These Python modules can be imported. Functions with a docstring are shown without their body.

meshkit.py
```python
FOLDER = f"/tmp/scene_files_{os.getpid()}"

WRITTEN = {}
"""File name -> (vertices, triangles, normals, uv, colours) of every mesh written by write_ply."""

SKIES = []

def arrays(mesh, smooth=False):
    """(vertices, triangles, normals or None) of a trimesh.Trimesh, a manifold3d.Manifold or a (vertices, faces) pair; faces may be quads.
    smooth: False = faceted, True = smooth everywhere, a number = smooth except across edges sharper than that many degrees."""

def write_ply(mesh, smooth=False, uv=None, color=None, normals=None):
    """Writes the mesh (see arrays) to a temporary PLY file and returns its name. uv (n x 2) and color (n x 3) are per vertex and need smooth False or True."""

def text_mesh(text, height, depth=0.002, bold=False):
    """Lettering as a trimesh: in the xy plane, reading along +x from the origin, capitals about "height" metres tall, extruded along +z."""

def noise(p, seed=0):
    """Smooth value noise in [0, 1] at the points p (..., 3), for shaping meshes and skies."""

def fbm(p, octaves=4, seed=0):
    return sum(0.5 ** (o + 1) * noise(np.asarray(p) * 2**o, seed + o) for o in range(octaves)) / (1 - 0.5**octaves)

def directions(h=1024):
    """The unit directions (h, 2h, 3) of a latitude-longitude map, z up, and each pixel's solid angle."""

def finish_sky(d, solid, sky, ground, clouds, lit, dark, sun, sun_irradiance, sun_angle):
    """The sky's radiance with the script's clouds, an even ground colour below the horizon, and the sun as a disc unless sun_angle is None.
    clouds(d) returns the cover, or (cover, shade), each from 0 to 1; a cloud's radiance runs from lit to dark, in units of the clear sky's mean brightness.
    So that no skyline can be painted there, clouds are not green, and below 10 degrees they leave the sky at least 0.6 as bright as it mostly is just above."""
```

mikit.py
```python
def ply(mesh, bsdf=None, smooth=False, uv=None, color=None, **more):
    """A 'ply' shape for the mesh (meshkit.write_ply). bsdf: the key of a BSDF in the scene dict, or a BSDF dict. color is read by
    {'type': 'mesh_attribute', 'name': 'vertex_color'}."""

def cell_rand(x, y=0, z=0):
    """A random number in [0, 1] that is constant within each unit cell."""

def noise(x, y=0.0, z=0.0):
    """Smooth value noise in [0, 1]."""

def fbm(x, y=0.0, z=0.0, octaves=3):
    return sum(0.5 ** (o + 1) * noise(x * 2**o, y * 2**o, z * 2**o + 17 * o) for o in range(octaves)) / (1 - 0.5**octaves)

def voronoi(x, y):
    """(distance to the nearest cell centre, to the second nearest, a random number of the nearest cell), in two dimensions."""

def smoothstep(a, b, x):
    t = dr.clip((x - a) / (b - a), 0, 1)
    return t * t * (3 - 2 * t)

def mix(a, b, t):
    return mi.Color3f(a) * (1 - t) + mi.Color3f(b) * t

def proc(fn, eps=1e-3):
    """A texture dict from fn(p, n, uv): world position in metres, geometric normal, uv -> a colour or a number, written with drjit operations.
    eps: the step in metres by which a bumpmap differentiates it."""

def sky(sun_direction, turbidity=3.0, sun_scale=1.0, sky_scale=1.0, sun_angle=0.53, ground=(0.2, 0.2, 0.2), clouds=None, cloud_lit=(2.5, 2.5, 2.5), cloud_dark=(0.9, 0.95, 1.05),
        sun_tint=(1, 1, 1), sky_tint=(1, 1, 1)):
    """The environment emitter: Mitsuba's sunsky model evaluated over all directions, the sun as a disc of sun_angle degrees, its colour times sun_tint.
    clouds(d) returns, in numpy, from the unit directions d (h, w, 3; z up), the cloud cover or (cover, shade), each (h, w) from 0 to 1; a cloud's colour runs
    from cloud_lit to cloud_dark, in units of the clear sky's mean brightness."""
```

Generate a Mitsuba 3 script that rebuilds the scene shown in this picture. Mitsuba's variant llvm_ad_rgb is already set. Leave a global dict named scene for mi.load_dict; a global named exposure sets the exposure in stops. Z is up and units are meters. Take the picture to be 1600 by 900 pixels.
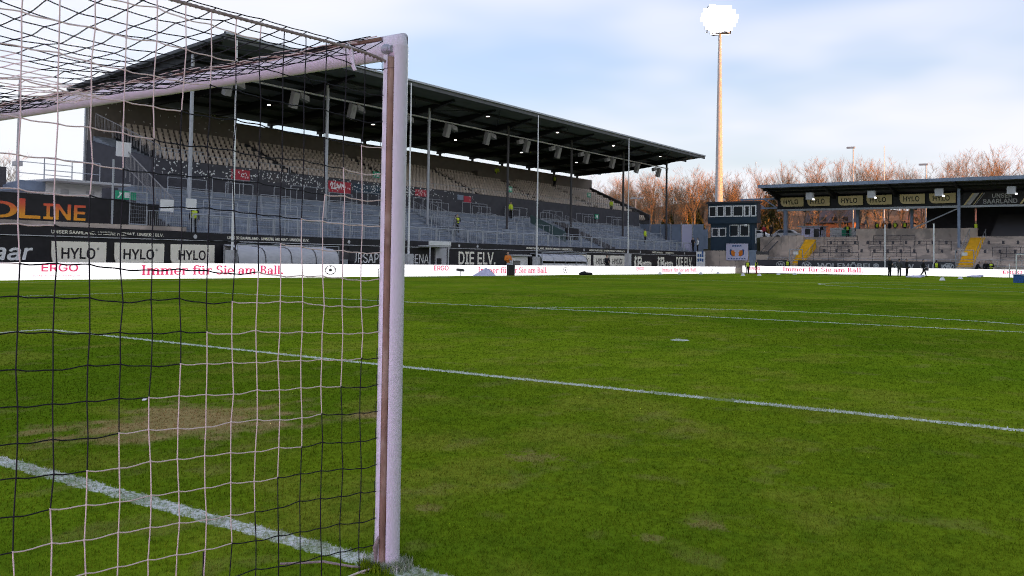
import math, random, numpy as np, trimesh, manifold3d, drjit as dr, mitsuba as mi, mikit, meshkit
from shapely.geometry import Polygon, LineString, Point, box as sbox
from shapely.ops import unary_union
from shapely import affinity
from mikit import noise, fbm, voronoi, cell_rand, smoothstep, mix, proc

T = mi.ScalarTransform4f
scene, labels = {}, {}
PI = math.pi

# ------------------------------------------------------------------ camera, sky, sun, exposure
CAM = np.array([3.0374, -3.2610, 1.4675])
YAW, PITCH, ROLL = -0.6096, 0.0338, 0.0135
fw = np.array([math.sin(YAW) * math.cos(PITCH), math.cos(YAW) * math.cos(PITCH), math.sin(PITCH)])
rt = np.array([math.cos(YAW), -math.sin(YAW), 0.0])
up = np.cross(rt, fw)
up = -rt * math.sin(ROLL) + up * math.cos(ROLL)
scene['camera'] = {'type': 'perspective', 'fov': 58.87, 'fov_axis': 'x', 'near_clip': 0.05, 'far_clip': 6000.0,
                   'principal_point_offset_y': 0.1003,
                   'to_world': T().look_at(origin=CAM.tolist(), target=(CAM + fw).tolist(), up=up.tolist())}
exposure = 3.75

SUN_AZ, SUN_EL = -8.0, 3.4          # azimuth from +x towards +y, elevation


def clouds(d):
    el = np.maximum(d[..., 2], 0.02)
    p = np.stack([d[..., 0] / (el + 0.12), d[..., 1] / (el + 0.12), el * 2], -1)
    n = meshkit.fbm(p * np.array([0.55, 0.55, 1.0]) + 3.1, 5, 4)
    m = meshkit.fbm(p * np.array([1.6, 1.6, 1.0]) + 9.7, 4, 11)
    cover = np.clip((n - 0.34) / 0.26, 0, 1)
    cover = 0.12 + 0.78 * cover * cover * (3 - 2 * cover)
    return cover, np.clip((m - 0.45) * 1.6, 0, 1) * 0.6


scene['sky'] = mikit.sky((math.cos(math.radians(SUN_AZ)) * math.cos(math.radians(SUN_EL)), math.sin(math.radians(SUN_AZ)) * math.cos(math.radians(SUN_EL)), math.sin(math.radians(SUN_EL))),
                         turbidity=3, clouds=clouds, cloud_lit=(2.18, 2.17, 2.31), cloud_dark=(1.88, 1.97, 2.26), sky_tint=(0.86, 1.10, 1.95), sun_scale=1.3, sun_tint=(1.0, 1.0, 2.15), ground=(0.06, 0.09, 0.03))

# ------------------------------------------------------------------ helpers


class MB:
    """collects boxes, bars and tubes into one mesh"""
    def __init__(s):
        s.v, s.f, s.n = [], [], 0

    def add(s, v, f):
        v = np.asarray(v, float); f = np.asarray(f, int)
        if f.shape[1] == 4:
            f = np.vstack([f[:, [0, 1, 2]], f[:, [0, 2, 3]]])
        s.v.append(v); s.f.append(f + s.n); s.n += len(v)
        return s

    def mesh(s, m):
        if hasattr(m, 'to_mesh'):
            q = m.to_mesh(); return s.add(q.vert_properties[:, :3], q.tri_verts)
        return s.add(m.vertices, m.faces)

    def box(s, x0, x1, y0, y1, z0, z1):
        v = np.array([[x, y, z] for x in (x0, x1) for y in (y0, y1) for z in (z0, z1)], float)
        return s.add(v, BOXF)

    def obox(s, c, ax, ay, az):
        c, ax, ay, az = (np.asarray(q, float) for q in (c, ax, ay, az))
        v = np.array([c + a * ax + b * ay + d * az for a in (-1, 1) for b in (-1, 1) for d in (-1, 1)])
        return s.add(v, BOXF)

    def beam(s, p, q, w, h, upv=(0, 0, 1)):
        p, q = np.asarray(p, float), np.asarray(q, float)
        t = q - p; L = np.linalg.norm(t); t = t / L
        a = np.cross(t, upv); a = a / np.linalg.norm(a); b = np.cross(a, t)
        return s.obox((p + q) / 2, t * L / 2, a * w / 2, b * h / 2)

    def tube(s, pts, r, n=6, cap=True):
        p = np.asarray(pts, float)
        r = np.broadcast_to(np.asarray(r, float), (len(p),))
        t = np.gradient(p, axis=0); t /= np.linalg.norm(t, axis=1, keepdims=True) + 1e-12
        ref = np.array([0, 0, 1.0]) if abs(t[:, 2]).mean() < 0.8 else np.array([1.0, 0, 0])
        a = np.cross(t, ref); a /= np.linalg.norm(a, axis=1, keepdims=True) + 1e-12
        b = np.cross(t, a)
        an = np.arange(n) * 2 * PI / n
        v = p[:, None] + r[:, None, None] * (np.cos(an)[None, :, None] * a[:, None] + np.sin(an)[None, :, None] * b[:, None])
        f = []
        for i in range(len(p) - 1):
            for j in range(n):
                k = (j + 1) % n
                f.append([i * n + j, i * n + k, (i + 1) * n + k, (i + 1) * n + j])
        f = np.array(f); f = np.vstack([f[:, [0, 2, 1]], f[:, [0, 3, 2]]])
        v = v.reshape(-1, 3)
        if cap:
            e = [[0, j, j + 1] for j in range(1, n - 1)]
            o = (len(p) - 1) * n
            e += [[o, o + j + 1, o + j] for j in range(1, n - 1)]
            f = np.vstack([f, e])
        return s.add(v, f)

    def prism(s, poly, axis, a0, a1):
        """poly: 2-d outline; axis 'x','y','z': extruded along that axis from a0 to a1 (outline in the two others, in order)"""
        pg = poly if hasattr(poly, 'exterior') else Polygon(poly)
        for g in getattr(pg, 'geoms', [pg]):
            if g.area < 1e-9: continue
            m = trimesh.creation.extrude_polygon(g, a1 - a0, engine='earcut')
            v = np.array(m.vertices); v[:, 2] += a0
            f = np.array(m.faces)
            if axis == 'x': v = v[:, [2, 0, 1]]
            elif axis == 'y': v = v[:, [0, 2, 1]]; f = f[:, ::-1]
            s.add(v, f)
        return s

    def out(s):
        return np.vstack(s.v), np.vstack(s.f)


BOXF = np.array([[0, 1, 3, 2], [4, 6, 7, 5], [0, 4, 5, 1], [2, 3, 7, 6], [0, 2, 6, 4], [1, 5, 7, 3]])


def numbered(key):
    if key not in scene and key not in labels: return key
    k = 1
    while '%s_%03d' % (key, k) in scene or '%s_%03d' % (key, k) in labels: k += 1
    return '%s_%03d' % (key, k)


COUNT = {}


def thing(name, label, cat, group=None):
    k = COUNT.get(name, 0); COUNT[name] = k + 1
    key = name if k == 0 else '%s_%03d' % (name, k)
    labels[key] = {'label': label, 'category': cat}
    if group: labels[key]['group'] = group
    return key


def put(parent, name, mesh, mat, smooth=False, label=None, kind=None, shape=None, **kw):
    """one part entry (parent given) or one single-mesh thing / structure"""
    base = parent + '__' + name if parent else name
    k = COUNT.get(base, 0); COUNT[base] = k + 1
    key = base if k == 0 else '%s_%03d' % (base, k)
    if isinstance(mesh, MB): mesh = mesh.out()
    scene[key] = mikit.ply(mesh, mat, smooth=smooth, **kw) if shape is None else dict(shape)
    if label or kind:
        labels[key] = {}
        if label: labels[key]['label'] = label
        if kind: labels[key]['kind'] = kind
    return key


def solo(name, mesh, mat, label, cat, group=None, smooth=False):
    key = thing(name, label, cat, group)
    if isinstance(mesh, MB): mesh = mesh.out()
    scene[key] = mikit.ply(mesh, mat, smooth=smooth)
    return key


def struct(name, mesh, mat, smooth=False):
    if isinstance(mesh, MB): mesh = mesh.out()
    scene[name] = mikit.ply(mesh, mat, smooth=smooth)
    labels[name] = {'kind': 'structure'}


def mat4(cols, o):
    m = np.eye(4); m[:3, :3] = np.array(cols, float).T; m[:3, 3] = o
    return m


def xf(mesh, m):
    v, f = (mesh.vertices, mesh.faces) if hasattr(mesh, 'faces') else mesh
    return np.asarray(v) @ m[:3, :3].T + m[:3, 3], np.asarray(f)


def text(s, o, right, upv, h, w=None, bold=False, depth=0.01, shear=0.0, center=False):
    """lettering on a face: o = lower left corner of the text, capitals h tall, stretched to width w"""
    right, upv = np.asarray(right, float), np.asarray(upv, float)
    m = meshkit.text_mesh(s, 1.0, 0.01, bold)
    v = np.array(m.vertices)
    v[:, 0] -= v[:, 0].min()
    sx = (w / v[:, 0].max()) if w else h
    v[:, 0] = v[:, 0] * sx + shear * v[:, 1] * h
    v[:, 1] *= h; v[:, 2] *= depth / 0.01
    nrm = np.cross(right, upv)
    return np.asarray(o) + v[:, :1] * right + v[:, 1:2] * upv + v[:, 2:] * nrm, np.array(m.faces)


def flat(poly, o, right, upv, depth=0.01):
    """a shapely outline (in metres on the face) as a thin raised shape"""
    right, upv = np.asarray(right, float), np.asarray(upv, float)
    nrm = np.cross(right, upv); b = MB()
    for g in getattr(poly, 'geoms', [poly]):
        if g.area < 1e-7: continue
        m = trimesh.creation.extrude_polygon(g, depth, engine='earcut'); v = np.array(m.vertices)
        b.add(np.asarray(o) + v[:, :1] * right + v[:, 1:2] * upv + v[:, 2:] * nrm, m.faces)
    return b.out()


EX, EY, EZ = np.eye(3)
L_R, L_U = EY, EZ            # reading direction on faces that look towards +x (left side)
E_R, E_U = EX, EZ            # on faces that look towards -y (far end)


def gz(x, y):
    x, y = np.asarray(x, float), np.asarray(y, float)
    a = np.where(y > 0, 0.42 * (1 - np.exp(-np.maximum(y, 0) / 20.0)), 0.021 * y)
    t = np.clip((x + 3.66) / 37.2, -1, 1) ** 2
    return a + t * (0.237 - a)


# ------------------------------------------------------------------ materials


def mat(name, color, rough=0.6, spec=0.3, metal=0.0, bump=None, bscale=1.0, **kw):
    c = color if isinstance(color, dict) else {'type': 'rgb', 'value': list(color)}
    b = {'type': 'principled', 'base_color': c, 'roughness': rough, 'specular': spec, 'metallic': metal, **kw}
    if bump is not None:
        b = {'type': 'bumpmap', 'arbitrary': bump, 'scale': bscale, 'bsdf': b}
    scene[name] = {'type': 'twosided', 'bsdf': b}
    return name


def speck(c, amp, f, dirt=None, da=0.0, df=1.0, th=0.55):
    """a colour with grain of frequency f and, if given, stains of another colour"""
    c = tuple(c)

    def fn(p, n, uv):
        g = fbm(p.x * f, p.y * f, p.z * f, 3)
        col = mi.Color3f(*c) * (1 + amp * (2 * g - 1))
        if dirt is not None:
            s = fbm(p.x * df + 7.3, p.y * df, p.z * df * 0.6, 4)
            col = mix(col, mi.Color3f(*dirt), da * smoothstep(th, th + 0.12, s))
        return col
    return proc(fn)


LINES_Y = [(0.0, -37.6, 30.3), (5.48, -13.35, 5.7), (16.62, -24.95, 17.0), (52.5, -37.6, 30.3), (88.5, -24.0, 16.6), (105.0, -37.6, 30.3)]
LINES_X = [(-13.35, 0, 5.48), (5.7, 0, 5.48), (-24.95, 0, 16.62), (17.0, 0, 16.62), (-37.6, 0, 105), (30.3, 0, 105), (-24.0, 88.5, 105), (16.6, 88.5, 105)]


def turf(p, n, uv):
    x, y = p.x, p.y
    g1 = fbm(x * 0.30, y * 0.30, 0.0, 4)
    g2 = fbm(x * 1.3 + 31.0, y * 1.3, 0.0, 4)
    g3 = fbm(x * 5.0, y * 5.0 + 17.0, 0.0, 3)
    g4 = noise(x * 31.0, y * 31.0)
    col = mix(mi.Color3f(0.116, 0.202, 0.008), mi.Color3f(0.168, 0.248, 0.011), smoothstep(0.34, 0.66, g1))
    band = dr.select((dr.floor(y / 5.54) - 2 * dr.floor(dr.floor(y / 5.54) / 2)) > 0.5, 1.0, 0.0)
    col = col * (0.93 + 0.14 * band)
    col = mix(col, mi.Color3f(0.26, 0.27, 0.035), 0.42 * smoothstep(0.50, 0.72, g2))
    col = mix(col, mi.Color3f(0.095, 0.17, 0.009), 0.4 * smoothstep(0.52, 0.70, 1 - g3))
    col = col * (0.82 + 0.36 * g4)
    # bare soil
    bare = mi.Float(0.0)
    for cx, cy, rx, ry in ((-3.8, 1.65, 0.95, 1.2), (-2.7, 2.75, 0.3, 0.25)):
        d = dr.sqrt(((x - cx) / rx) ** 2 + ((y - cy) / ry) ** 2)
        bare = dr.maximum(bare, 1 - smoothstep(0.35, 1.15, d + 1.3 * (g3 - 0.5) + 0.7 * (g2 - .5)))
    bare = dr.maximum(bare, 0.20 * smoothstep(0.62, 0.80, fbm(x * 3.1 + 5.0, y * 3.1 + 3.0, 2.0, 4)))
    soil = mix(mi.Color3f(0.47, 0.33, 0.15), mi.Color3f(0.31, 0.215, 0.095), g4)
    col = mix(col, soil, 0.80 * bare)
    for cx, cy, rx, ry in ((-0.62, 2.26, 0.22, 0.18), (1.07, 1.50, 0.10, 0.07), (-0.40, 0.85, 0.09, 0.07), (0.9, 1.1, .09, .06)):
        d = dr.sqrt(((x - cx) / rx) ** 2 + ((y - cy) / ry) ** 2)
        col = mix(col, soil, 0.38 * (1 - smoothstep(0.2, 1.2, d + 1.8 * (g3 - 0.5) + (g4 - .5))))
    # painted lines
    w = mi.Float(0.0)
    e = 0.05 * (g3 - 0.5) + 0.03 * (g4 - 0.5)
    for ly, a, b in LINES_Y:
        w = dr.maximum(w, dr.select((x > a - 0.06) & (x < b + 0.06), 1 - smoothstep(0.055, 0.075, dr.abs(y - ly) + e), 0.0))
    for lx, a, b in LINES_X:
        w = dr.maximum(w, dr.select((y > a) & (y < b), 1 - smoothstep(0.055, 0.075, dr.abs(x - lx) + e), 0.0))
    r = dr.sqrt((x + 3.5) ** 2 + (y - 10.9) ** 2)
    w = dr.maximum(w, dr.select(y > 16.62, 1 - smoothstep(0.055, 0.075, dr.abs(r - 9.15) + e), 0.0))
    r2 = dr.sqrt((x + 3.66) ** 2 + (y - 52.5) ** 2)
    w = dr.maximum(w, 1 - smoothstep(0.055, 0.075, dr.abs(r2 - 9.15) + e))
    w = dr.maximum(w, 1.25 * (1 - smoothstep(0.13, 0.17, dr.sqrt((x + 3.38) ** 2 + (y - 10.89) ** 2) + 0.3 * e)))
    worn = (0.55 + 0.45 * smoothstep(0.25, 0.5, g3)) * (0.42 + 0.58 * smoothstep(0.30, 0.62, noise(x * 75.0, y * 75.0)))
    near = dr.abs((x + 0.49) ** 2 + (y - 5.4) ** 2)
    worn = worn * dr.select(near < 0.03, 0.25, 1.0)
    return mix(col, mi.Color3f(0.70, 0.74, 0.68), dr.minimum(w * worn, 1.0))


def turf_blade(p, n, uv):
    return turf(p, n, uv) * (0.80 + 0.5 * noise(p.x * 83.0, p.y * 83.0, p.z * 20.0))


scene['m_turf'] = {'type': 'twosided', 'bsdf': {'type': 'diffuse', 'reflectance': proc(turf)}}
scene['m_blade'] = {'type': 'twosided', 'bsdf': {'type': 'diffuse', 'reflectance': proc(turf_blade)}}
scene['m_post'] = {'type': 'twosided', 'bsdf': {'type': 'roughplastic', 'alpha': 0.22, 'int_ior': 1.45, 'nonlinear': False, 'diffuse_reflectance': speck((0.84, 0.82, 0.84), 0.0, 6, (0.50, 0.45, 0.42), 0.4, 7.0, 0.72)}}
mat('m_groove', speck((0.26, 0.17, 0.11), 0.45, 11, (0.46, 0.36, 0.26), 0.6, 7.0, 0.5), 0.75)
mat('m_cordw', (0.74, 0.64, 0.54), 0.8)
mat('m_cordb', (0.014, 0.015, 0.016), 0.7)
mat('m_rope', speck((0.30, 0.26, 0.22), 0.5, 90), 0.9)
mat('m_black', speck((0.016, 0.014, 0.017), 0.35, 3), 0.5, 0.35)
mat('m_cream', (0.90, 0.85, 0.72), 0.6)
mat('m_gold', (0.72, 0.58, 0.30), 0.5)
mat('m_white', (0.80, 0.80, 0.80), 0.5)
mat('m_ltgrey', speck((0.52, 0.52, 0.54), 0.12, 4), 0.6)
mat('m_midgrey', speck((0.27, 0.26, 0.26), 0.12, 4), 0.6)
mat('m_darkwall', speck((0.062, 0.062, 0.074), 0.25, 2.5), 0.7)


def corr(p, n, uv):
    return 0.5 + 0.5 * dr.sin(p.y * 2 * PI / 0.30)


mat('m_backwall', speck((0.17, 0.145, 0.125), 0.12, 3), 0.7, bump=proc(corr), bscale=0.03)
mat('m_roof', speck((0.105, 0.11, 0.118), 0.2, 1.5), 0.6, 0.3, bump=proc(lambda p, n, uv: 0.5 + 0.5 * dr.sin(p.y * 2 * PI / 0.9)), bscale=0.03)
mat('m_steel', speck((0.016, 0.017, 0.019), 0.2, 2), 0.5)
mat('m_galv', speck((0.40, 0.42, 0.45), 0.2, 6), 0.45, 0.4, 0.3)
mat('m_paleSteel', speck((0.50, 0.49, 0.49), 0.15, 5), 0.5)
mat('m_stepgrey', speck((0.225, 0.255, 0.295), 0.4, 1.9, (0.14, 0.155, 0.18), 0.6, 0.9, 0.5), 0.9)
mat('m_concrete', speck((0.53, 0.445, 0.375), 0.22, 1.7, (0.22, 0.19, 0.17), 0.6, 0.6, 0.48), 0.9)
mat('m_yellow', speck((0.80, 0.46, 0.02), 0.25, 3), 0.7)
mat('m_blueclad', speck((0.030, 0.055, 0.085), 0.2, 2), 0.55, bump=proc(lambda p, n, uv: 0.5 + 0.5 * dr.sin(p.x * 2 * PI / 0.22)), bscale=0.02)
mat('m_bluegrey', speck((0.22, 0.27, 0.36), 0.2, 1.5), 0.7)
mat('m_glass', (0.03, 0.035, 0.04), 0.08, 0.6)
mat('m_green', (0.03, 0.36, 0.20), 0.5)
mat('m_seat', speck((0.56, 0.48, 0.40), 0.18, 2.3), 0.5, 0.4)
mat('m_red', (0.42, 0.04, 0.06), 0.6)
mat('m_orange', (0.75, 0.22, 0.03), 0.6)
mat('m_vest', (0.62, 0.78, 0.04), 0.6)
mat('m_skin', (0.50, 0.33, 0.25), 0.6)
mat('m_cloth', (0.018, 0.018, 0.022), 0.85)
mat('m_cloth2', (0.085, 0.08, 0.085), 0.85)
mat('m_hair', (0.03, 0.022, 0.017), 0.7)
mat('m_blue', (0.03, 0.10, 0.30), 0.6)
mat('m_lilac', (0.62, 0.60, 0.78), 0.6)
mat('m_trunk', speck((0.20, 0.155, 0.115), 0.4, 2.0), 0.9)
mat('m_twig', (0.36, 0.22, 0.115), 0.9)
mat('m_ever', speck((0.09, 0.085, 0.025), 0.5, 2.0), 0.9)
mat('m_brick', speck((0.27, 0.14, 0.10), 0.3, 1.2), 0.9)
mat('m_soil', speck((0.10, 0.10, 0.06), 0.4, 0.4), 0.95)
mat('m_oline', proc(lambda p, n, uv: mix(mi.Color3f(0.80, 0.34, 0.03), mi.Color3f(0.72, 0.10, 0.06), smoothstep(3.45, 4.35, p.z))), 0.6)
mat('m_hill', speck((0.16, 0.105, 0.065), 0.6, 0.5, (0.07, 0.055, 0.04), .8, .25, .45), 0.95)
LED_W = {'type': 'area', 'sampling_weight': 6.0, 'radiance': {'type': 'rgb', 'value': [0.079, 0.074, 0.077]}}
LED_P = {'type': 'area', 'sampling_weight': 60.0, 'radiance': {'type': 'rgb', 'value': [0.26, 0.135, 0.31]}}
LED_R = {'type': 'area', 'sampling_weight': 0.1, 'radiance': {'type': 'rgb', 'value': [0.048, 0.0035, 0.0115]}}
LAMP = {'type': 'area', 'sampling_weight': 0.25, 'radiance': {'type': 'rgb', 'value': [1.0, 0.9, 0.75]}}
FLOOD = {'type': 'area', 'sampling_weight': 0.15, 'radiance': {'type': 'rgb', 'value': [10.0, 9.6, 9.4]}}
# ------------------------------------------------------------------ ground


def sheet(xs, ys, zf):
    X, Y = np.meshgrid(xs, ys, indexing='ij')
    v = np.stack([X, Y, zf(X, Y)], -1).reshape(-1, 3)
    n = len(ys); i, j = np.meshgrid(np.arange(len(xs) - 1), np.arange(n - 1), indexing='ij')
    a = (i * n + j).ravel()
    return v, np.stack([a, a + n, a + n + 1, a + 1], -1)


struct('pitch', sheet(np.linspace(-42.6, 35.4, 79), np.linspace(-9, 111.4, 122), gz), 'm_turf', smooth=True)
gx = np.concatenate([np.linspace(-2500, -100, 13), np.linspace(-90, 90, 19), np.linspace(100, 2500, 13)])
gy = np.concatenate([np.linspace(-2500, -100, 13), np.linspace(-90, 190, 29), np.linspace(200, 4000, 15)])
struct('ground', sheet(gx, gy, lambda x, y: x * 0 - 0.45), 'm_soil')

# short grass near the camera, tile by tile
rng = np.random.default_rng(5)


def grass_tile(n, wide, hgt, seed):
    r = np.random.default_rng(seed)
    x, y = r.uniform(-.5, .5, n), r.uniform(-.5, .5, n)
    a = r.uniform(0, 2 * PI, n); lean = r.uniform(0.1, 0.9, n); la = r.uniform(0, 2 * PI, n)
    h = hgt * r.uniform(0.6, 1.25, n); w = wide * r.uniform(0.7, 1.3, n)
    d = np.stack([np.cos(a), np.sin(a), 0 * a], -1) * (w / 2)[:, None]
    o = np.stack([x, y, 0 * x - 0.004], -1)
    l = np.stack([np.cos(la), np.sin(la), 0 * la], -1) * (lean * h)[:, None]
    m = o + 0.45 * l * 0.6 + np.stack([0 * h, 0 * h, h * 0.55], -1)
    t = o + l + np.stack([0 * h, 0 * h, h * np.sqrt(np.maximum(1 - (lean * .8) ** 2, .2))], -1)
    v = np.stack([o - d, o + d, m - d * .8, m + d * .8, t], 1).reshape(-1, 3)
    b = np.arange(n)[:, None] * 5
    f = np.concatenate([b + [0, 1, 3], b + [0, 3, 2], b + [2, 3, 4]])
    return v, f


LOD = [(5.6, 5200, 0.0040, 0.022), (8.5, 2700, 0.0060, 0.022), (12.5, 1250, 0.0092, 0.022), (17.5, 520, 0.014, 0.022), (24.0, 230, 0.022, 0.020), (33.0, 90, 0.034, 0.018)]
for k, (dm, n, w, h) in enumerate(LOD):
    for s in range(2):
        scene['turf_tile_%d%d' % (k, s)] = {'type': 'shapegroup', 'blades': mikit.ply(grass_tile(n, w, h, 10 * k + s), 'm_blade')}
k = 0
for ix in range(-32, 15):
    for iy in range(-3, 31):
        c = np.array([ix + .5, iy + .5]); q = c - CAM[:2]
        dist = np.linalg.norm(q)
        dep, lat = q @ fw[:2], q @ rt[:2]
        if dep < 0.4 or abs(lat) > dep * 0.60 + 1.2 or dist > 33: continue
        dj = dist * rng.uniform(.9, 1.1)
        lv = next((i for i, l in enumerate(LOD) if dj <= l[0]), len(LOD) - 1)
        z0 = float(gz(*c)); sx = float(gz(c[0] + .5, c[1]) - gz(c[0] - .5, c[1])); sy = float(gz(c[0], c[1] + .5) - gz(c[0], c[1] - .5))
        rot = rng.integers(4) * PI / 2; ca, sa = math.cos(rot), math.sin(rot)
        m = mat4([[ca, sa, ca * sx + sa * sy], [-sa, ca, -sa * sx + ca * sy], [0, 0, 1]], [c[0], c[1], z0])
        k += 1
        scene['grass__%03d' % k] = {'type': 'instance', 'to_world': T(m), 'g': {'type': 'ref', 'id': 'turf_tile_%d%d' % (lv, int(rng.integers(2)))}}
rg_ = np.random.default_rng(17); tv, tf = grass_tile(1500, .0045, .055, 99)
an_ = rg_.uniform(0, 2 * PI, 1500); rr_ = .062 + .07 * rg_.uniform(0, 1, 1500) ** 2
ctr = tv.reshape(-1, 5, 3)[:, :2].mean(1); new = np.stack([.056 + rr_ * np.cos(an_), rr_ * np.sin(an_)], -1)
tv = tv.reshape(-1, 5, 3); tv[:, :, :2] += (new - ctr[:, :2])[:, None]
scene['grass__%03d' % (k + 1)] = mikit.ply((tv.reshape(-1, 3), tf), 'm_blade')
labels['grass'] = {'kind': 'stuff', 'label': 'short mown grass blades of the playing field in the foreground'}

# ------------------------------------------------------------------ goal
goal = thing('football_goal', 'white football goal with black and white net nearest the viewer', 'goal')


def corner(x):
    c = manifold3d.Manifold.cylinder(.122, .0598, .0598, 64, True)
    return (c ^ c.rotate((0, 90, 0))).translate((x, 0, 2.5))


def post_profile(groove_at):
    c = Point(0, 0).buffer(0.060, quad_segs=24)
    g = affinity.rotate(sbox(0.030, -0.018, 0.08, 0.018), groove_at, origin=(0, 0))
    return c.difference(g)


PX = 0.054
prof = post_profile(-72)
b = MB(); b.prism(affinity.translate(prof, PX + .004, 0), 'z', -0.02, 2.50)
put(goal, 'post', b, 'm_post', smooth=40)
b = MB(); b.prism(affinity.translate(prof, PX - 7.44, 0), 'z', -0.02, 2.50)
put(goal, 'post', b, 'm_post', smooth=40)
b = MB(); b.prism(affinity.translate(affinity.rotate(post_profile(-90), 232, origin=(0, 0)), 0, 2.50), 'x', PX - 7.44, PX); b.mesh(corner(PX)); b.mesh(corner(PX - 7.44))
put(goal, 'crossbar', b, 'm_post', smooth=40)
for dx in (0, -7.44):
    b = MB(); b.tube([(PX + dx + .014, -0.043, 0.0), (PX + dx + .015, -0.045, 1.2), (PX + dx + .014, -0.043, 2.44)], 0.0165, 10)
    put(goal, 'net_rail', b, 'm_groove', smooth=40, label='brown tube in the groove of the upright')
b = MB(); b.tube([(PX - 7.4, -0.042, 2.538), (PX - 0.06, -0.042, 2.538)], 0.010, 8)
put(goal, 'net_rail', b, 'm_groove', smooth=40)
b = MB()
for q in ((PX, 2.385),):
    an = np.linspace(0, 2 * PI, 33); b.tube(np.stack([q[0] + .0608 * np.cos(an), .0608 * np.sin(an), 0 * an + q[1]], -1), 0.0014, 4, cap=False)
put(goal, 'joint_seam', b, 'm_cloth2')
b = MB(); b.mesh(trimesh.creation.icosphere(2, 0.026)); b.v[-1] = b.v[-1] * [1, 1.1, 1] + [PX - .004, -.058, 2.478]
b.tube([(PX - .03, -.055, 2.478), (PX + .03, -.055, 2.478)], .017, 10)
put(goal, 'rail_cap', b, 'm_galv', smooth=40)

# net: side panel (plane x = 0.03) from the near post to the back, roof panel from the crossbar to the back
NI, NJ = 17, 20
STEP = 0.1205


def side_node(i, j):
    r = np.random.default_rng(1000 + i * 40 + j)
    if i == 0:
        return np.array([PX - 0.012, -0.066, 2.44 - (j + 0.5) * 0.1255])
    s = 0.1255 - 0.0006 * i
    y = -0.187 - 0.1215 * (i - 1) * (1 + 0.0 * j) + 0.0035 * (j - 4) * (1 if j > 4 else 0) * .6
    z = 2.44 - (j + 0.5) * s - 0.018 * math.exp(-i * .9)
    sag = 0.012 * math.sin(i * .9 + j * .35)
    return np.array([0.030 + 0.006 * math.sin(i * 0.7 + 1.3 * j), y + r.normal(0, .0025), max(z + sag * .12 + r.normal(0, .004), 0.012)])


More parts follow.
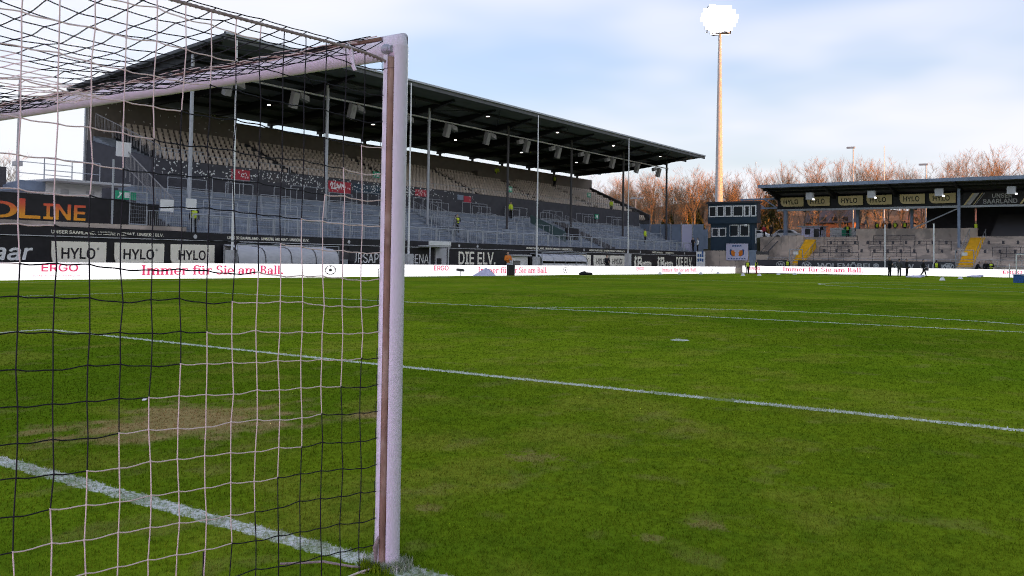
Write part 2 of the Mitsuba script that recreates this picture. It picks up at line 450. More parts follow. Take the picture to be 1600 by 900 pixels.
def cord(b, p, q, sag, r=0.0025):
    p, q = np.asarray(p), np.asarray(q)
    t = np.linspace(0, 1, 5)
    pts = p[None] + t[:, None] * (q - p)[None]
    pts[:, 2] -= sag * np.sin(t * PI) + .5 * sag * np.sin(2 * t * PI)
    b.tube(pts, r, 5, cap=False)


def is_white(i, j): return (j - i - 2) % 16 < 8


nw, nb = MB(), MB()
for i in range(0, NI):
    for j in range(0, NJ):
        p = side_node(i, j)
        if i > 0: cord(nw if is_white(i, j) else nb, p, side_node(i - 1, j), 0.0035)
        if i > 0 and j < NJ - 1: cord(nw if is_white(i, j) else nb, p, side_node(i, j + 1), 0.0)
        if i > 0:
            (nw if is_white(i, j) else nb).mesh(trimesh.creation.icosphere(1, 0.0045).apply_transform(trimesh.transformations.translation_matrix(p)))
    # tie to the upper rope
    if i > 0:
        p = side_node(i, 0); cord(nw if is_white(i, -1) else nb, p, [0.03, p[1], 2.444], 0)
# roof panel
RX, RY = 62, 17


def roof_node(i, k):
    r = np.random.default_rng(9000 + i * 40 + k)
    x = 0.03 - STEP * i; y = -0.055 - STEP * k
    sag = 0.10 * math.sin(min(k / 16.5, 1) * PI) * min(1, i / 6)
    return np.array([x + r.normal(0, .005), y + r.normal(0, .005), 2.452 + (0.07 if k == 0 else 0.0) - sag + r.normal(0, .006)])


for i in range(RX):
    for k in range(RY):
        p = roof_node(i, k)
        w = (i + k) % 24 >= 20
        if i > 0 and k > 0: cord(nw if w else nb, p, roof_node(i - 1, k), 0.0012)
        if k > 0: cord(nw if w else nb, p, roof_node(i, k - 1), 0.0012)
# slack gathered along the crossbar
for s in range(7):
    r = np.random.default_rng(77 + s)
    xs = np.linspace(-0.02 - .04 * s, -7.3, 90)
    pts = np.stack([xs, -0.052 - .006 * (s % 4) + .005 * np.sin(xs * (9 + s) + s), 2.552 - .0045 * s + .007 * np.sin(xs * (7 + 1.7 * s) + 2 * s)], -1)
    (nb if s % 3 else nw).tube(pts, 0.0028, 4, cap=False)
# lacing along the upright
for j in range(20):
    z = 2.40 - j * 0.1255
    nb.tube([(PX - .02, -.068, z - .03), (PX - .021, -.069, z), (PX - .02, -.068, z + .025)], .0022, 4)
# foot of the net
for i in range(0, NI - 1):
    cord(nw, side_node(i, NJ - 1) * [1, 1, 0] + [0, 0, .012], side_node(i + 1, NJ - 1) * [1, 1, 0] + [0, 0, .012], 0, .005)
put(goal, 'net', nb, 'm_cordb', smooth=True, label='black cords of the goal net')
put(goal, 'net', nw, 'm_cordw', smooth=True, label='cream white cords of the goal net')
b = MB()
ys = np.linspace(-0.06, -2.1, 80)
pts = np.stack([0.03 + .02 * np.exp(ys * 4), ys, 2.448 - .05 * np.exp(ys * 9) - .012 * np.sin(np.linspace(0, PI, 80))], -1)
b.tube(pts, 0.0065, 7)
for ph in (0, PI):
    t = np.linspace(0, 150, 600); yy = -0.06 - 2.04 * t / 150
    b.tube(np.stack([0.03 + .0055 * np.cos(t * 1.6 + ph), yy, np.interp(-yy, -ys, pts[:, 2]) + .0055 * np.sin(t * 1.6 + ph)], -1), .0028, 4, cap=False)
put(goal, 'top_rope', b, 'm_rope', smooth=True)
b = MB(); t = np.linspace(0, 1, 12)
for dx in (-.011, -.004, .003):
    b.tube(np.stack([.035 + dx + .02 * t * t, -0.285 + .02 * t, 2.446 - .105 * t + .01 * np.sin(6 * t)], -1), .0045, 5)
b.tube([(.03, -.32, 2.425), (.03, -.30, 2.46), (.036, -.285, 2.446)], .006, 5)
put(goal, 'tape_knot', b, 'm_white', smooth=True, label='white tape end tied to the upper net rope')
b = MB(); b.tube([(.04, -.05, .02), (.05, -.075, .11), (.06, -.06, .16)], [.008, .012, .006], 6); b.tube([(.05, -.07, .012), (-.05, -.12, .012), (-.2, -.16, .016), (-.35, -.3, .012)], .006, 5)
put(goal, 'ground_rope', b, 'm_rope', smooth=True)
b = MB(); b.tube([(-.02, -2.08, 0), (-.02, -2.08, 2.44)], .02, 8); b.tube([(-7.36, -2.08, 0), (-7.36, -2.08, 2.44)], .02, 8)
put(goal, 'net_stay', b, 'm_galv', smooth=40)
b = MB(); b.tube([(-.553, -.578, -.03), (-.553, -.578, .1)], .006, 6); put(goal, 'net_peg', b, 'm_cordb')

# far goal, only its left post and bar end show
fg = thing('football_goal', 'white football goal far away at the right edge by the end boards', 'goal')
b = MB(); b.tube([(-8.0, 104.5, .4), (-8.0, 104.5, 2.9)], .06, 10); put(fg, 'post', b, 'm_white', smooth=40)
b = MB(); b.tube([(-.6, 104.5, .4), (-.6, 104.5, 2.9)], .06, 10); put(fg, 'post', b, 'm_white', smooth=40)
b = MB(); b.tube([(-8.06, 104.5, 2.86), (-.54, 104.5, 2.86)], .06, 10); put(fg, 'crossbar', b, 'm_white', smooth=40)

# ------------------------------------------------------------------ LED boards


def led_board(label, o, r, length, z0, hgt, words, light=LED_W):
    """o: lower left corner on the front face; r: reading direction. words: (offset, text or shape, height, width)"""
    o, r = np.asarray(o, float), np.asarray(r, float); nrm = np.cross(r, EZ)
    k = thing('led_board', label, 'advertising board')
    b = MB(); b.obox(o + r * length / 2 - nrm * .07 + EZ * hgt / 2, r * length / 2, nrm * .06, EZ * (hgt / 2 + .012)); put(k, 'cabinet', b, 'm_black')
    v = np.array([o, o + r * length, o + r * length + EZ * hgt, o + EZ * hgt])
    put(k, 'screen', (v, [[0, 1, 2, 3]]), 'm_white', emitter=light, label='glowing screen')
    for off, zz, what, h, w in words:
        p = o + r * off + EZ * zz + nrm * .002
        m = flat(affinity.scale(what, w, h, origin=(0, 0)), p, r, EZ, .004) if hasattr(what, 'area') else text(what, p, r, EZ, h, w, h > .1, .004)
        if what is BALL: put(k, 'ball_symbol', m, 'm_cloth2')
        else: put(k, 'lettering', m, 'm_red', emitter=LED_R)
    return k


def serif_text(s):
    """a roman face with serifs, cap height 1: outlines for the words on the boards"""
    W, t = 0.15, 0.055

    def stem(x, h, y0=0, top=True, bot=True, w=W):
        g = [sbox(x - w / 2, y0, x + w / 2, h)]
        if bot: g.append(sbox(x - w * .95, y0, x + w * .95, y0 + t))
        if top: g.append(sbox(x - w * .95, h - t, x + (w * .95 if h > .9 and bot and top == 2 else w / 2), h))
        return g

    def ring(cx, cy, rx, ry, th=W * .9, thin=.07):
        return affinity.scale(Point(cx, cy).buffer(1, 16), rx, ry).difference(affinity.scale(Point(cx, cy).buffer(1, 16), rx - th, ry - thin))

    def arch(x0, x1, h):
        cx, rx = (x0 + x1) / 2 + W * .2, (x1 - x0) / 2 + W * .3
        a = ring(cx, h - .26, rx, .27).intersection(sbox(x0, h - .26, x1 + W, h + .1))
        return [a] + stem(x1, h - .22, top=False)
    X = 0.68
    out, x = [], 0.0
    for c in s:
        g = []
        if c == 'I': g = stem(.18, 1, top=2); adv = .42
        elif c == 'm': g = stem(.14, X) + arch(.14, .52, X) + arch(.52, .90, X); adv = 1.10
        elif c in 'e': g = [ring(.30, X / 2, .29, X / 2 + .01).difference(sbox(.36, .14, .7, X / 2 - .03)), sbox(.1, X / 2 - .03, .56, X / 2 + .03)]; adv = .66
        elif c == 'r': g = stem(.14, X) + [ring(.36, X - .26, .24, .27).intersection(sbox(.14, X - .2, .5, X + .05))]; adv = .54
        elif c == 'f': g = stem(.2, .80, top=False) + [ring(.40, .78, .275, .26).intersection(sbox(.1, .78, .56, 1.1)), sbox(.02, X - t, .42, X)]; adv = .46
        elif c in 'u\u00fc':
            g = stem(.14, X, bot=False, y0=.2) + stem(.52, X) + [ring(.33, .24, .27, .25).intersection(sbox(.05, -.1, .52, .24))]
            if c != 'u': g += [Point(.22, .88).buffer(.08), Point(.46, .88).buffer(.08)]
            adv = .76
        elif c == 'S':
            g = [ring(.30, .745, .27, .265).difference(sbox(.3, .48, .7, .80)), ring(.30, .265, .30, .275).difference(sbox(-.1, .2, .3, .6))]; adv = .68
        elif c == 'i': g = stem(.16, X) + [Point(.15, .90).buffer(.09)]; adv = .36
        elif c == 'a':
            g = [ring(.25, .21, .23, .22)] + stem(.46, .5, top=False) + [ring(.28, .46, .255, .23).intersection(sbox(.0, .46, .6, .8))]; adv = .66
        elif c == 'B': g = stem(.18, 1, top=True) + [ring(.30, .75, .31, .25).intersection(sbox(.2, .4, .8, 1.1)), ring(.30, .265, .36, .265).intersection(sbox(.2, -.1, .8, .6))]; adv = .76
        elif c == 'l': g = stem(.16, 1.02); adv = .36
        elif c == '.': g = [Point(.12, .09).buffer(.1)]; adv = .3
        else: adv = .34
        out += [affinity.translate(q, x, 0) for q in g]; x += adv
    u = unary_union(out).buffer(.012)
    return affinity.scale(u, 1 / x, 1, origin=(0, 0))


IMMER = serif_text('Immer f\u00fcr Sie am Ball.')


def ball_icon():
    c = Point(.5, .5).buffer(.5, 16); pent = Polygon([(.5 + .17 * math.sin(a), .5 + .17 * math.cos(a)) for a in np.arange(5) * 2 * PI / 5])
    edge = c.difference(Point(.5, .5).buffer(.44, 16))
    sp = [Polygon([(.5 + .5 * math.sin(a - .28), .5 + .5 * math.cos(a - .28)), (.5 + .5 * math.sin(a + .28), .5 + .5 * math.cos(a + .28)), (.5 + .33 * math.sin(a), .5 + .33 * math.cos(a))]).intersection(c) for a in np.arange(5) * 2 * PI / 5]
    return unary_union([edge, pent] + sp)


BALL = ball_icon()
XL, ZL, ZE = -40.87, 0.235, 0.40
y0 = 8.0
led_board('long white glowing advertising board on the left touchline, seen through the net', (XL, y0, ZL), EY, 58.95 - y0, ZL, .86,
          [(19.80 - y0, .42, 'ERGO', .36, 1.85), (19.4 - y0, .17, "einfach, weil's wichtig ist", .075, 2.35), (25.15 - y0, .22, IMMER, .52, 9.75),
           (38.35 - y0, .16, BALL, .62, 1.0), (49.42 - y0, .44, 'ERGO', .36, 1.75)] + [(54.95 - y0, .20, serif_text('Immer f\u00fc'), .50, 4.0)])
led_board('white glowing advertising board on the left touchline beyond the black cabinet gap', (XL, 59.99, ZL), EY, 110.75 - 59.99, ZL, .86,
          [(.15, .20, serif_text('r Sie am Ball.'), .50, 5.1), (67.9 - 59.99, .16, BALL, .6, .75), (82.6 - 59.99, .42, 'ERGO', .36, 1.7), (88.6 - 59.99, .26, IMMER, .42, 9.6), (102.6 - 59.99, .18, BALL, .55, .8)])
led_board('white glowing advertising board across the far end behind the far goal', (-39.1, 108.5, ZE), EX, 52.0, ZE, .86,
          [(.9, .35, 'ERGO', .34, 1.4), (5.2, .26, IMMER, .52, 9.6), (29.4, .40, 'ERGO', .33, 1.85)])
# the board goes on behind the near goal, behind the viewer
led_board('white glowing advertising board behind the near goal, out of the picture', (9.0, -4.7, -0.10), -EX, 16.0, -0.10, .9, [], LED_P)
# ------------------------------------------------------------------ grandstand along the left touchline
gs = thing('grandstand', 'long dark roofed grandstand with beige seats above grey standing terraces along the left touchline', 'grandstand')
RXF, RZF, RXB, RZB, RY0, RY1 = -46.0, 15.85, -65.0, 14.15, 34.0, 112.3


def roof_z(x): return RZF + (RXF - x) * (RZB - RZF) / (RXF - RXB)


b = MB()
b.prism([(RXF, RZF), (RXB, RZB), (RXB, RZB + .22), (RXF, RZF + .22)], 'y', RY0, RY1)
put(gs, 'roof', b, 'm_roof')
b = MB(); b.box(RXF - .02, RXF + .10, RY0 - .05, RY1 + .05, RZF - .20, RZF + .30); put(gs, 'fascia', b, 'm_roof')
b = MB(); b.box(RXF + .101, RXF + .25, RY0, RY1, RZF + .12, RZF + .27); put(gs, 'gutter', b, 'm_galv')
COLY = [34.5 + 12.43 * k for k in range(7)]
RAFY = [34.6 + 6.215 * k for k in range(13)]
for y in RAFY:
    b = MB()
    xs = [-47.2, -50, -56, -64.6]; dz = [.12, .55, .75, .35]
    top = [(x, roof_z(x) - .012) for x in xs]; bot = [(x, roof_z(x) - d) for x, d in zip(xs, dz)]
    b.prism(top + bot[::-1], 'y', y - .09, y + .09)
    b.prism([bot[0], bot[1], bot[2], bot[3]][:4] + [(x, z - .03) for x, z in bot[::-1]], 'y', y - .16, y + .16)
    put(gs, 'rafter', b, 'm_steel')
for x in (-48.6, -51.6, -54.2, -56.8, -59.4, -62.0):
    b = MB(); b.box(x - .06, x + .06, RY0 + .1, RY1 - .1, roof_z(x) - .26, roof_z(x) - .03); put(gs, 'purlin', b, 'm_steel')
# bracing under the front bay
b = MB()
for k in range(12):
    s = 1 if k % 2 else -1
    ym = (RAFY[k] + RAFY[k + 1]) / 2
    b.beam((-46.8, ym - s * 2.9, roof_z(-46.8) - .16), (-51.4, ym + s * 2.9, roof_z(-51.4) - .30), .05, .05)
put(gs, 'bracing', b, 'm_steel')
b = MB(); b.tube([(-50, RY0 + .3, 14.25), (-50, 109.5, 14.25)], .07, 8); put(gs, 'cable_rail', b, 'm_paleSteel', smooth=40)


def step_z(x): return 2.55 + (-44.9 - x) * 0.425


confetti = np.random.default_rng(3)
for y in COLY:
    b = MB(); b.tube([(-50, y, step_z(-50) - .3), (-50, y, 15.2)], .13, 10); b.tube([(-50, y, 14.0), (-50, y, 14.1)], .19, 10)
    put(gs, 'column', b, 'm_galv' if y < 70 else 'm_cloth2', smooth=40)

# lower standing terrace
NS = 22
prof_t = [(-44.9, 1.0)]
xs, zs = -44.9, 2.55
for k in range(NS):
    prof_t += [(xs, zs)]; xs -= .415; prof_t += [(xs, zs)]; zs += .177
prof_t += [(xs, 1.0)]
b = MB(); b.prism(prof_t, 'y', 31.0, 108.6); put(gs, 'terrace', b, 'm_stepgrey')
b = MB(); b.prism([(p[0], p[1] + (0.03 if 0 < i < len(prof_t) - 1 else 0)) for i, p in enumerate(prof_t)], 'y', 30.7, 30.995); put(gs, 'terrace_end_wall', b, 'm_darkwall')
XP = -54.03
ZP0, ZP1 = 6.3, 8.35
b = MB(); b.box(XP - .25, XP, 34.2, 109.0, ZP0 - .6, ZP1); put(gs, 'parapet', b, 'm_darkwall')
b = MB(); b.box(XP - .27, XP + .02, 34.15, 109.05, ZP1, ZP1 + .05); put(gs, 'parapet_cap', b, 'm_cloth2')
for k_ in range(NS):
    b = MB(); xx, zz = -44.9 - .415 * k_, 2.55 + .177 * k_
    b.box(xx - .05, xx + .012, 31.0, 108.6, zz - .03, zz + .012); put(gs, 'step_nosing', b, 'm_galv' if k_ % 3 == 0 else 'm_bluegrey')
# posters and stickers on the parapet
for y0_, y1_, za, zb, m, lb in ((41.0, 42.75, 7.36, 8.2, 'm_red', 'faded red banner'), (44.5, 46.0, 7.5, 8.15, 'm_cloth2', None), (51.0, 53.7, 7.15, 8.12, 'm_red', 'red banner with white script'), (54.0, 57.4, 7.3, 8.1, 'm_blueclad', None), (62.2, 64.2, 7.55, 8.2, 'm_red', None), (68.7, 69.7, 7.6, 8.1, 'm_bluegrey', None), (69.75, 71.0, 7.4, 8.05, 'm_red', None)):
    b = MB(); b.box(XP + .001, XP + .015, y0_, y1_, za, zb); k = put(gs, 'banner', b, m, label=lb)
p_ = (XP + .016, 51.25, 7.38); k = 'c'
sc = unary_union([LineString([(0, .35), (.12, .62), (.3, .5), (.12, .1), (.42, .12)]).buffer(.055), LineString([(.5, .6), (.55, .1), (.85, .25)]).buffer(.055), LineString([(.8, .55), (1.0, .1), (1.2, .58), (1.3, .12)]).buffer(.055), LineString([(1.35, .5), (1.6, .2)]).buffer(.05)])
put(gs, 'banner_script', flat(sc, p_, L_R, L_U), 'm_white')


def litter(n, f, seed, s0=.04, s1=.10):
    r = np.random.default_rng(seed); b = MB()
    for _ in range(n):
        o, a, c = f(r); s = r.uniform(s0, s1)
        a, c = np.asarray(a, float), np.asarray(c, float); th = r.uniform(0, PI)
        u, w = a * math.cos(th) + c * math.sin(th), -a * math.sin(th) + c * math.cos(th)
        o = np.asarray(o, float); b.add(np.array([o - u * s - w * s * .7, o + u * s - w * s * .7, o + u * s + w * s * .7, o - u * s + w * s * .7]), [[0, 1, 2, 3]])
    return b


def on_parapet(r):
    y = r.choice([r.normal(37, 2.2), r.normal(44, 2.5), r.normal(48.5, 2.0), r.normal(56, 2.2), r.normal(62, 2.5), r.uniform(34.5, 72)])
    return (XP + .02, np.clip(y, 34.4, 90), np.clip(r.normal(7.85, .33), 6.9, 8.3)), EY, EZ


put(gs, 'stickers', litter(520, on_parapet, 4, .025, .075), 'm_white', kind='stuff', label='white paper stickers and confetti stuck on the parapet')


def on_terrace(r):
    k = r.integers(0, NS); x = -44.9 - .415 * (k + r.uniform(.1, .9)); return (x, np.clip(abs(r.normal(0, 22)) + 31.5, 31.5, 90), 2.555 + .177 * k), EX, EY


put(gs, 'paper_litter', litter(900, on_terrace, 5, .03, .09), 'm_white', kind='stuff')
# back wall behind the seats
b = MB(); b.box(-64.3, -64.0, 35.4, 113.2, 8.0, 13.55); put(gs, 'back_wall', b, 'm_backwall')
b = MB(); b.box(-64.0, -63.93, 35.4, 49.0, 11.5, 13.95); put(gs, 'back_wall', b, 'm_backwall', label='taller lighter corrugated end section of the back wall')
for y in RAFY[2:]:
    b = MB(); b.box(-64.25, -64.05, y - .12, y + .12, 13.55, 14.2); put(gs, 'wall_post', b, 'm_steel')


def on_back(r): return (-63.91, r.uniform(36, 49), r.uniform(12.2, 13.9)), EY, EZ


put(gs, 'stickers', litter(45, on_back, 6, .03, .07), 'm_white', kind='stuff')
# upper seating tier
NR, DX, DZ = 10, .945, .43
prof_u = [(-54.28, 6.0)]
xs, zs = -54.28, 7.35
for k in range(NR):
    prof_u += [(xs, zs)]; xs -= DX; prof_u += [(xs, zs)]; zs += DZ
prof_u += [(xs, 6.0)]
b = MB(); b.prism(prof_u, 'y', 37.4, 112.6); put(gs, 'seating_tier', b, 'm_steel')
# end wall of the seating tier, dark
b = MB(); b.prism([(-54.03, 0.2), (-54.03, 8.2), (-64.3, 10.4), (-64.3, 0.2)], 'y', 35.35, 35.6)
put(gs, 'end_wall', b, 'm_darkwall')
b = MB(); b.prism([(-54.3, 6.0), (-54.3, 8.2), (-64.3, 12.6), (-64.3, 6.0)], 'y', 112.61, 112.9); put(gs, 'end_wall', b, 'm_cloth2')
b = MB(); b.box(-64.5, -64.31, 35.2, 35.4, .2, 13.9); put(gs, 'end_post', b, 'm_galv')


def seat_mesh():
    b = MB()
    back = Polygon([(-.10, 0), (.10, 0), (.155, .30), (-.155, .30)]).buffer(.04, 4)
    m = trimesh.creation.extrude_polygon(back, .035, engine='earcut'); v = np.array(m.vertices)
    # (width, height, thickness) -> x towards the pitch, y along the row
    b.add(np.stack([v[:, 2] - .16 - .22 * v[:, 1], v[:, 0], .46 + v[:, 1]], -1), m.faces)
    b.obox((.02, 0, .30), (.02, 0, .17), (0, .17, 0), (.03, 0, 0))
    b.box(-.20, -.02, -.03, .03, .04, .30)
    return b.out()


SEAT = seat_mesh()
AISLES = [(49.0, 50.3), (62.5, 63.6), (75.2, 76.6), (88.2, 89.4), (101.2, 102.4)]
spots = []
for k in range(NR):
    x, z = -54.28 - DX * (k + .55), 7.35 + DZ * k
    for y in np.arange(37.75 + (1.7 if k < 2 else 0), 112.2, .55):
        sh = (k - 5) * .0
        if any(a <= y - k * .0 <= c for a, c in AISLES): continue
        spots.append((x, y, z))
spots.sort(key=lambda s: (s[1] - CAM[1]) ** 2 + (s[0] - CAM[0]) ** 2)
seat_ply = mikit.ply(SEAT, 'm_seat')
for s in spots[:300]:
    put(gs, 'seat', None, None, shape={**seat_ply, 'to_world': T().translate(list(s))})
b = MB()
for s in spots[300:]: b.add(SEAT[0] + np.array(s), SEAT[1])
put(gs, 'rear_seating', b, 'm_seat', kind='stuff', label='rows of beige folding seats further along the stand')
# aisle steps
for a, c in AISLES:
    b = MB()
    for k in range(2 * NR):
        b.box(-54.4 - DX / 2 * (k + 1), -54.4 - DX / 2 * k, a + .1, c - .1, 7.3 + DZ / 2 * k, 7.36 + DZ / 2 * (k + 1))
    put(gs, 'aisle_steps', b, 'm_steel')
# small raised wall boxes at the back of the seats
for a, c, z in ((83.9, 92.0, 12.3),):
    b = MB(); b.box(-63.9, -63.0, a, c, 11.3, z); put(gs, 'commentary_box', b, 'm_backwall')


def rail(name, y0, y1, x, z, h, posts, mat='m_galv', r=.035, mid=0, bars=0, rb=.012, lab=None, par=gs):
    b = MB()
    for y in np.linspace(y0, y1, posts): b.tube([(x, y, z), (x, y, z + h)], r, 6)
    b.tube([(x, y0, z + h), (x, y1, z + h)], r, 6)
    for m in range(mid): b.tube([(x, y0, z + h * (m + 1) / (mid + 1) * .9), (x, y1, z + h * (m + 1) / (mid + 1) * .9)], r * .6, 5)
    for y in np.linspace(y0, y1, bars + 2)[1:-1] if bars else (): b.tube([(x, y, z + .1), (x, y, z + h)], rb, 4)
    return put(par, name, b, mat, smooth=40, label=lab)


# front fence of the terrace
yy = 31.2
while yy < 105:
    rail('front_fence', yy, yy + 2.0, -44.95, 2.9, 1.15, 2, r=.042, bars=6, rb=.007)
    yy += 2.13
# taller fence posts with outward arms
for y in np.arange(32.5, 76, 3.1):
    b = MB(); b.tube([(-45.2, y, 2.7), (-45.2, y, 5.0), (-45.0, y, 5.25)], .035, 6); put(gs, 'fence_post', b, 'm_galv', smooth=40)
# crush barriers on the terrace
rb = np.random.default_rng(12)
for k, row in ((4, -46.7), (9, -48.8), (14, -50.9), (19, -52.9)):
    y = 33.0 + rb.uniform(0, 2)
    while y < 104:
        L = rb.uniform(2.2, 3.6)
        if not (59.5 < y + L / 2 < 64 and k < 15) and not (84 < y + L / 2 < 90):
            rail('crush_barrier', y, y + L, row, step_z(row) - .1, 1.15, 3, r=.03)
        y += L + rb.uniform(1.5, 4.5)
# rail along the top row, in front of the parapet
for y in np.arange(39, 106, 7.5):
    rail('crush_barrier', y, y + 4.2, -53.6, step_z(-53.6), 1.1, 4, r=.03)
# railings on the parapet
for y in np.arange(34.6, 108, 6.15):
    rail('parapet_rail', y, y + 6.0, XP - .12, ZP1 + .05, .55, 4, r=.02, bars=14, rb=.009)
# stairs from the terrace up to the seats: opening with sloping hand rails
for ys in (60.5, 85.0):
    for s in (0, 2.4):
        b = MB()
        p = [(-46 - .415 * k * 2, ys + s, step_z(-46 - .415 * k * 2) + 1.05) for k in range(9)]
        b.tube(p, .035, 6)
        for q in p: b.tube([(q[0], q[1], q[2] - 1.1), q], .03, 6)
        for q in np.linspace(p[0], p[-1], 30): b.tube([(q[0], q[1], q[2] - 1.0), q], .011, 4)
        put(gs, 'stair_rail', b, 'm_galv', smooth=40)
    b = MB()
    for k in range(17): b.box(-46.0 - .415 * (k + 1), -46.0 - .415 * k, ys + .1, ys + 2.3, step_z(-46.0 - .415 * k) - .2, step_z(-46.0 - .415 * k) + .19)
    put(gs, 'stair_flight', b, 'm_cloth2' if ys > 80 else 'm_stepgrey')
b = MB()
for k in range(14): b.tube([(-46.2 - .4 * k, 92.3, step_z(-46.2 - .4 * k)), (-46.2 - .4 * k, 92.3, step_z(-46.2 - .4 * k) + .3)], .02, 4)
# near end stair up to the seats with railing
b = MB()
p = [(-54.2 + .5 * k, 32.4, 7.6 - .32 * k + 1.1) for k in range(12)]
b.tube(p, .04, 6)
for q in p: b.tube([(q[0], q[1], q[2] - 1.9), q], .035, 6)
for q in np.linspace(p[0], p[-1], 34): b.tube([(q[0], q[1], q[2] - 1.1), q], .014, 4)
b.tube([(q[0], q[1], q[2] - 1.1) for q in p], .03, 6)
put(gs, 'stair_rail', b, 'm_midgrey', smooth=40)
b = MB()
for k in range(20): b.box(-54.4 - .49 * (k + 1), -54.4 - .49 * k, 35.65, 37.38, 7.0 + .175 * k, 7.2 + .175 * (k + 1))
put(gs, 'stair_flight', b, 'm_stepgrey')
b = MB()
p = [(-55.0 - .6 * k, 35.5, 8.4 + .215 * k + 1.0) for k in range(15)]
b.tube(p, .04, 6)
for q in p[::2]: b.tube([(q[0], q[1], q[2] - 1.2), q], .035, 6)
for q in np.linspace(p[0], p[-1], 44): b.tube([(q[0], q[1], q[2] - 1.0), q], .014, 4)
put(gs, 'stair_rail', b, 'm_midgrey', smooth=40)
# red seats rail boxes: metal cage round the first rows at the near end
b = MB()
for y in np.arange(35.6, 39.2, .28): b.tube([(-55.0, y, 7.6), (-55.0, y, 9.3)], .022, 4)
b.tube([(-55.0, 35.6, 9.3), (-55.0, 39.2, 9.3)], .035, 6)
put(gs, 'end_cage', b, 'm_galv', smooth=40)

# things that hang under the roof
ORD = ['first', 'second', 'third', 'fourth', 'fifth', 'sixth', 'seventh', 'eighth', 'ninth', 'tenth', 'eleventh', 'twelfth']
for k, y in enumerate([37.7, 43.8, 49.9, 56.0, 62.2, 68.4, 74.5, 80.7, 86.9, 93.1, 99.6, 105.8]):
    t = thing('hanging_loudspeaker', 'pair of pale grey loudspeaker boxes under the grandstand roof, %s pair from the near end' % ORD[k], 'loudspeaker', 'loudspeaker pairs along the roof rail')
    s = 1 if k < 6 else -1
    b = MB(); b.tube([(-50.05, y, 13.3), (-50.05, y, 14.3)], .03, 6); b.tube([(-50.05, y - .5 * s, 14.0), (-50.05, y + .5 * s, 14.0)], .03, 6); put(t, 'bracket', b, 'm_steel')
    b = MB(); b.obox((-49.85, y - .42 * s, 13.45), (.20, 0, -.08), (0, .27, 0), (.16, 0, .58)); put(t, 'cabinet', b, 'm_midgrey')
    b = MB(); b.obox((-49.95, y + .62 * s, 13.8), (.18, 0, .02), (0, .40, -.09 * s), (-.03, .0, .22)); put(t, 'cabinet', b, 'm_midgrey')
disc = trimesh.creation.cylinder(.13, .03, sections=14)
for x, ys in ((-48.0, [40.7 + 12.43 * k for k in (0, 1, 2, 3, 4, 5)]), (-56.0, [46.1 + 12.3 * k for k in range(5)])):
    for k, y in enumerate(ys):
        t = thing('roof_lamp', 'small lit lamp under the grandstand roof, %s row, %s from the near end' % ('front' if x > -50 else 'rear', ORD[k]), 'lamp', 'lit lamps under the grandstand roof')
        z = roof_z(x) - (.55 if x > -50 else .95)
        b = MB(); b.tube([(x, y, z + .02), (x, y, z + .16)], [.2, .12], 12); b.tube([(x, y, z + .16), (x, y, roof_z(x) - .02)], .025, 5); put(t, 'housing', b, 'm_steel', smooth=40)
        v, f = xf(disc, mat4(np.eye(3), [x, y, z])); put(t, 'lens', (v, f), 'm_white', emitter=LAMP)

# ------------------------------------------------------------------ front of the grandstand at pitch level (plane x = -44)
XF = -44.0
apron = MB(); apron.box(-64, -41.0, -30, 30.69, -.4, .2); apron.box(-44.85, -42.65, 30.695, 111, -.3, .18)
struct('path', apron, 'm_concrete')
fr = thing('terrace_front_wall', 'long black front wall under the grandstand terrace with a slogan band along its top', 'wall')
b = MB(); b.box(-44.9, XF - .05, 8, 105.6, .1, 2.42); put(fr, 'wall', b, 'm_black')
b = MB(); b.box(-44.9, XF, 8, 105.6, 2.44, 2.93); put(fr, 'slogan_band', b, 'm_black')
b = MB(); b.box(-44.0, XF + .03, 8, 105.6, 2.425, 2.47); put(fr, 'band_trim', b, 'm_ltgrey')
for y0_, y1_ in ((21.9, 28.55), (33.05, 39.8), (66.4, 74.8), (78.0, 85.9)):
    put(fr, 'lettering', text('UNSER SAARLAND. UNSERE HEIMAT. UNSERE ELV.', (XF + .002, y0_, 2.60), L_R, L_U, .17, y1_ - y0_, True), 'm_cream')
put(fr, 'lettering', text('UNSER SAARLAND.', (XF + .002, 92.6, 2.6), L_R, L_U, .17, 2.9, True), 'm_cream')
put(fr, 'lettering', text('UNSERE ELV.', (XF + .002, 96.2, 2.6), L_R, L_U, .17, 2.3, True), 'm_cream')
for y in (30.7, 43.6, 56.4, 58.95, 77.0, 89.6, 101.6):
    put(fr, 'round_badge', flat(Point(0, 0).buffer(.13, 12), (XF + .002, y, 2.68), L_R, L_U), 'm_ltgrey')


def advert(name, label, y0, y1, z0=.22, z1=2.36, m='m_black'):
    k = thing(name, label, 'advertising sign')
    b = MB(); b.box(XF - .045, XF, y0, y1, z0, z1); put(k, 'panel', b, m)
    return k


def hylo_shape(w, h):
    r = min(w, h) * .55
    return Polygon([(r * .8, 0), (w, 0), (w, h), (0, h), (0, r)] + [(r * .8 * (1 - math.cos(a)), r * (1 - math.sin(a))) for a in np.linspace(.0, PI / 2, 8)[1:-1]])


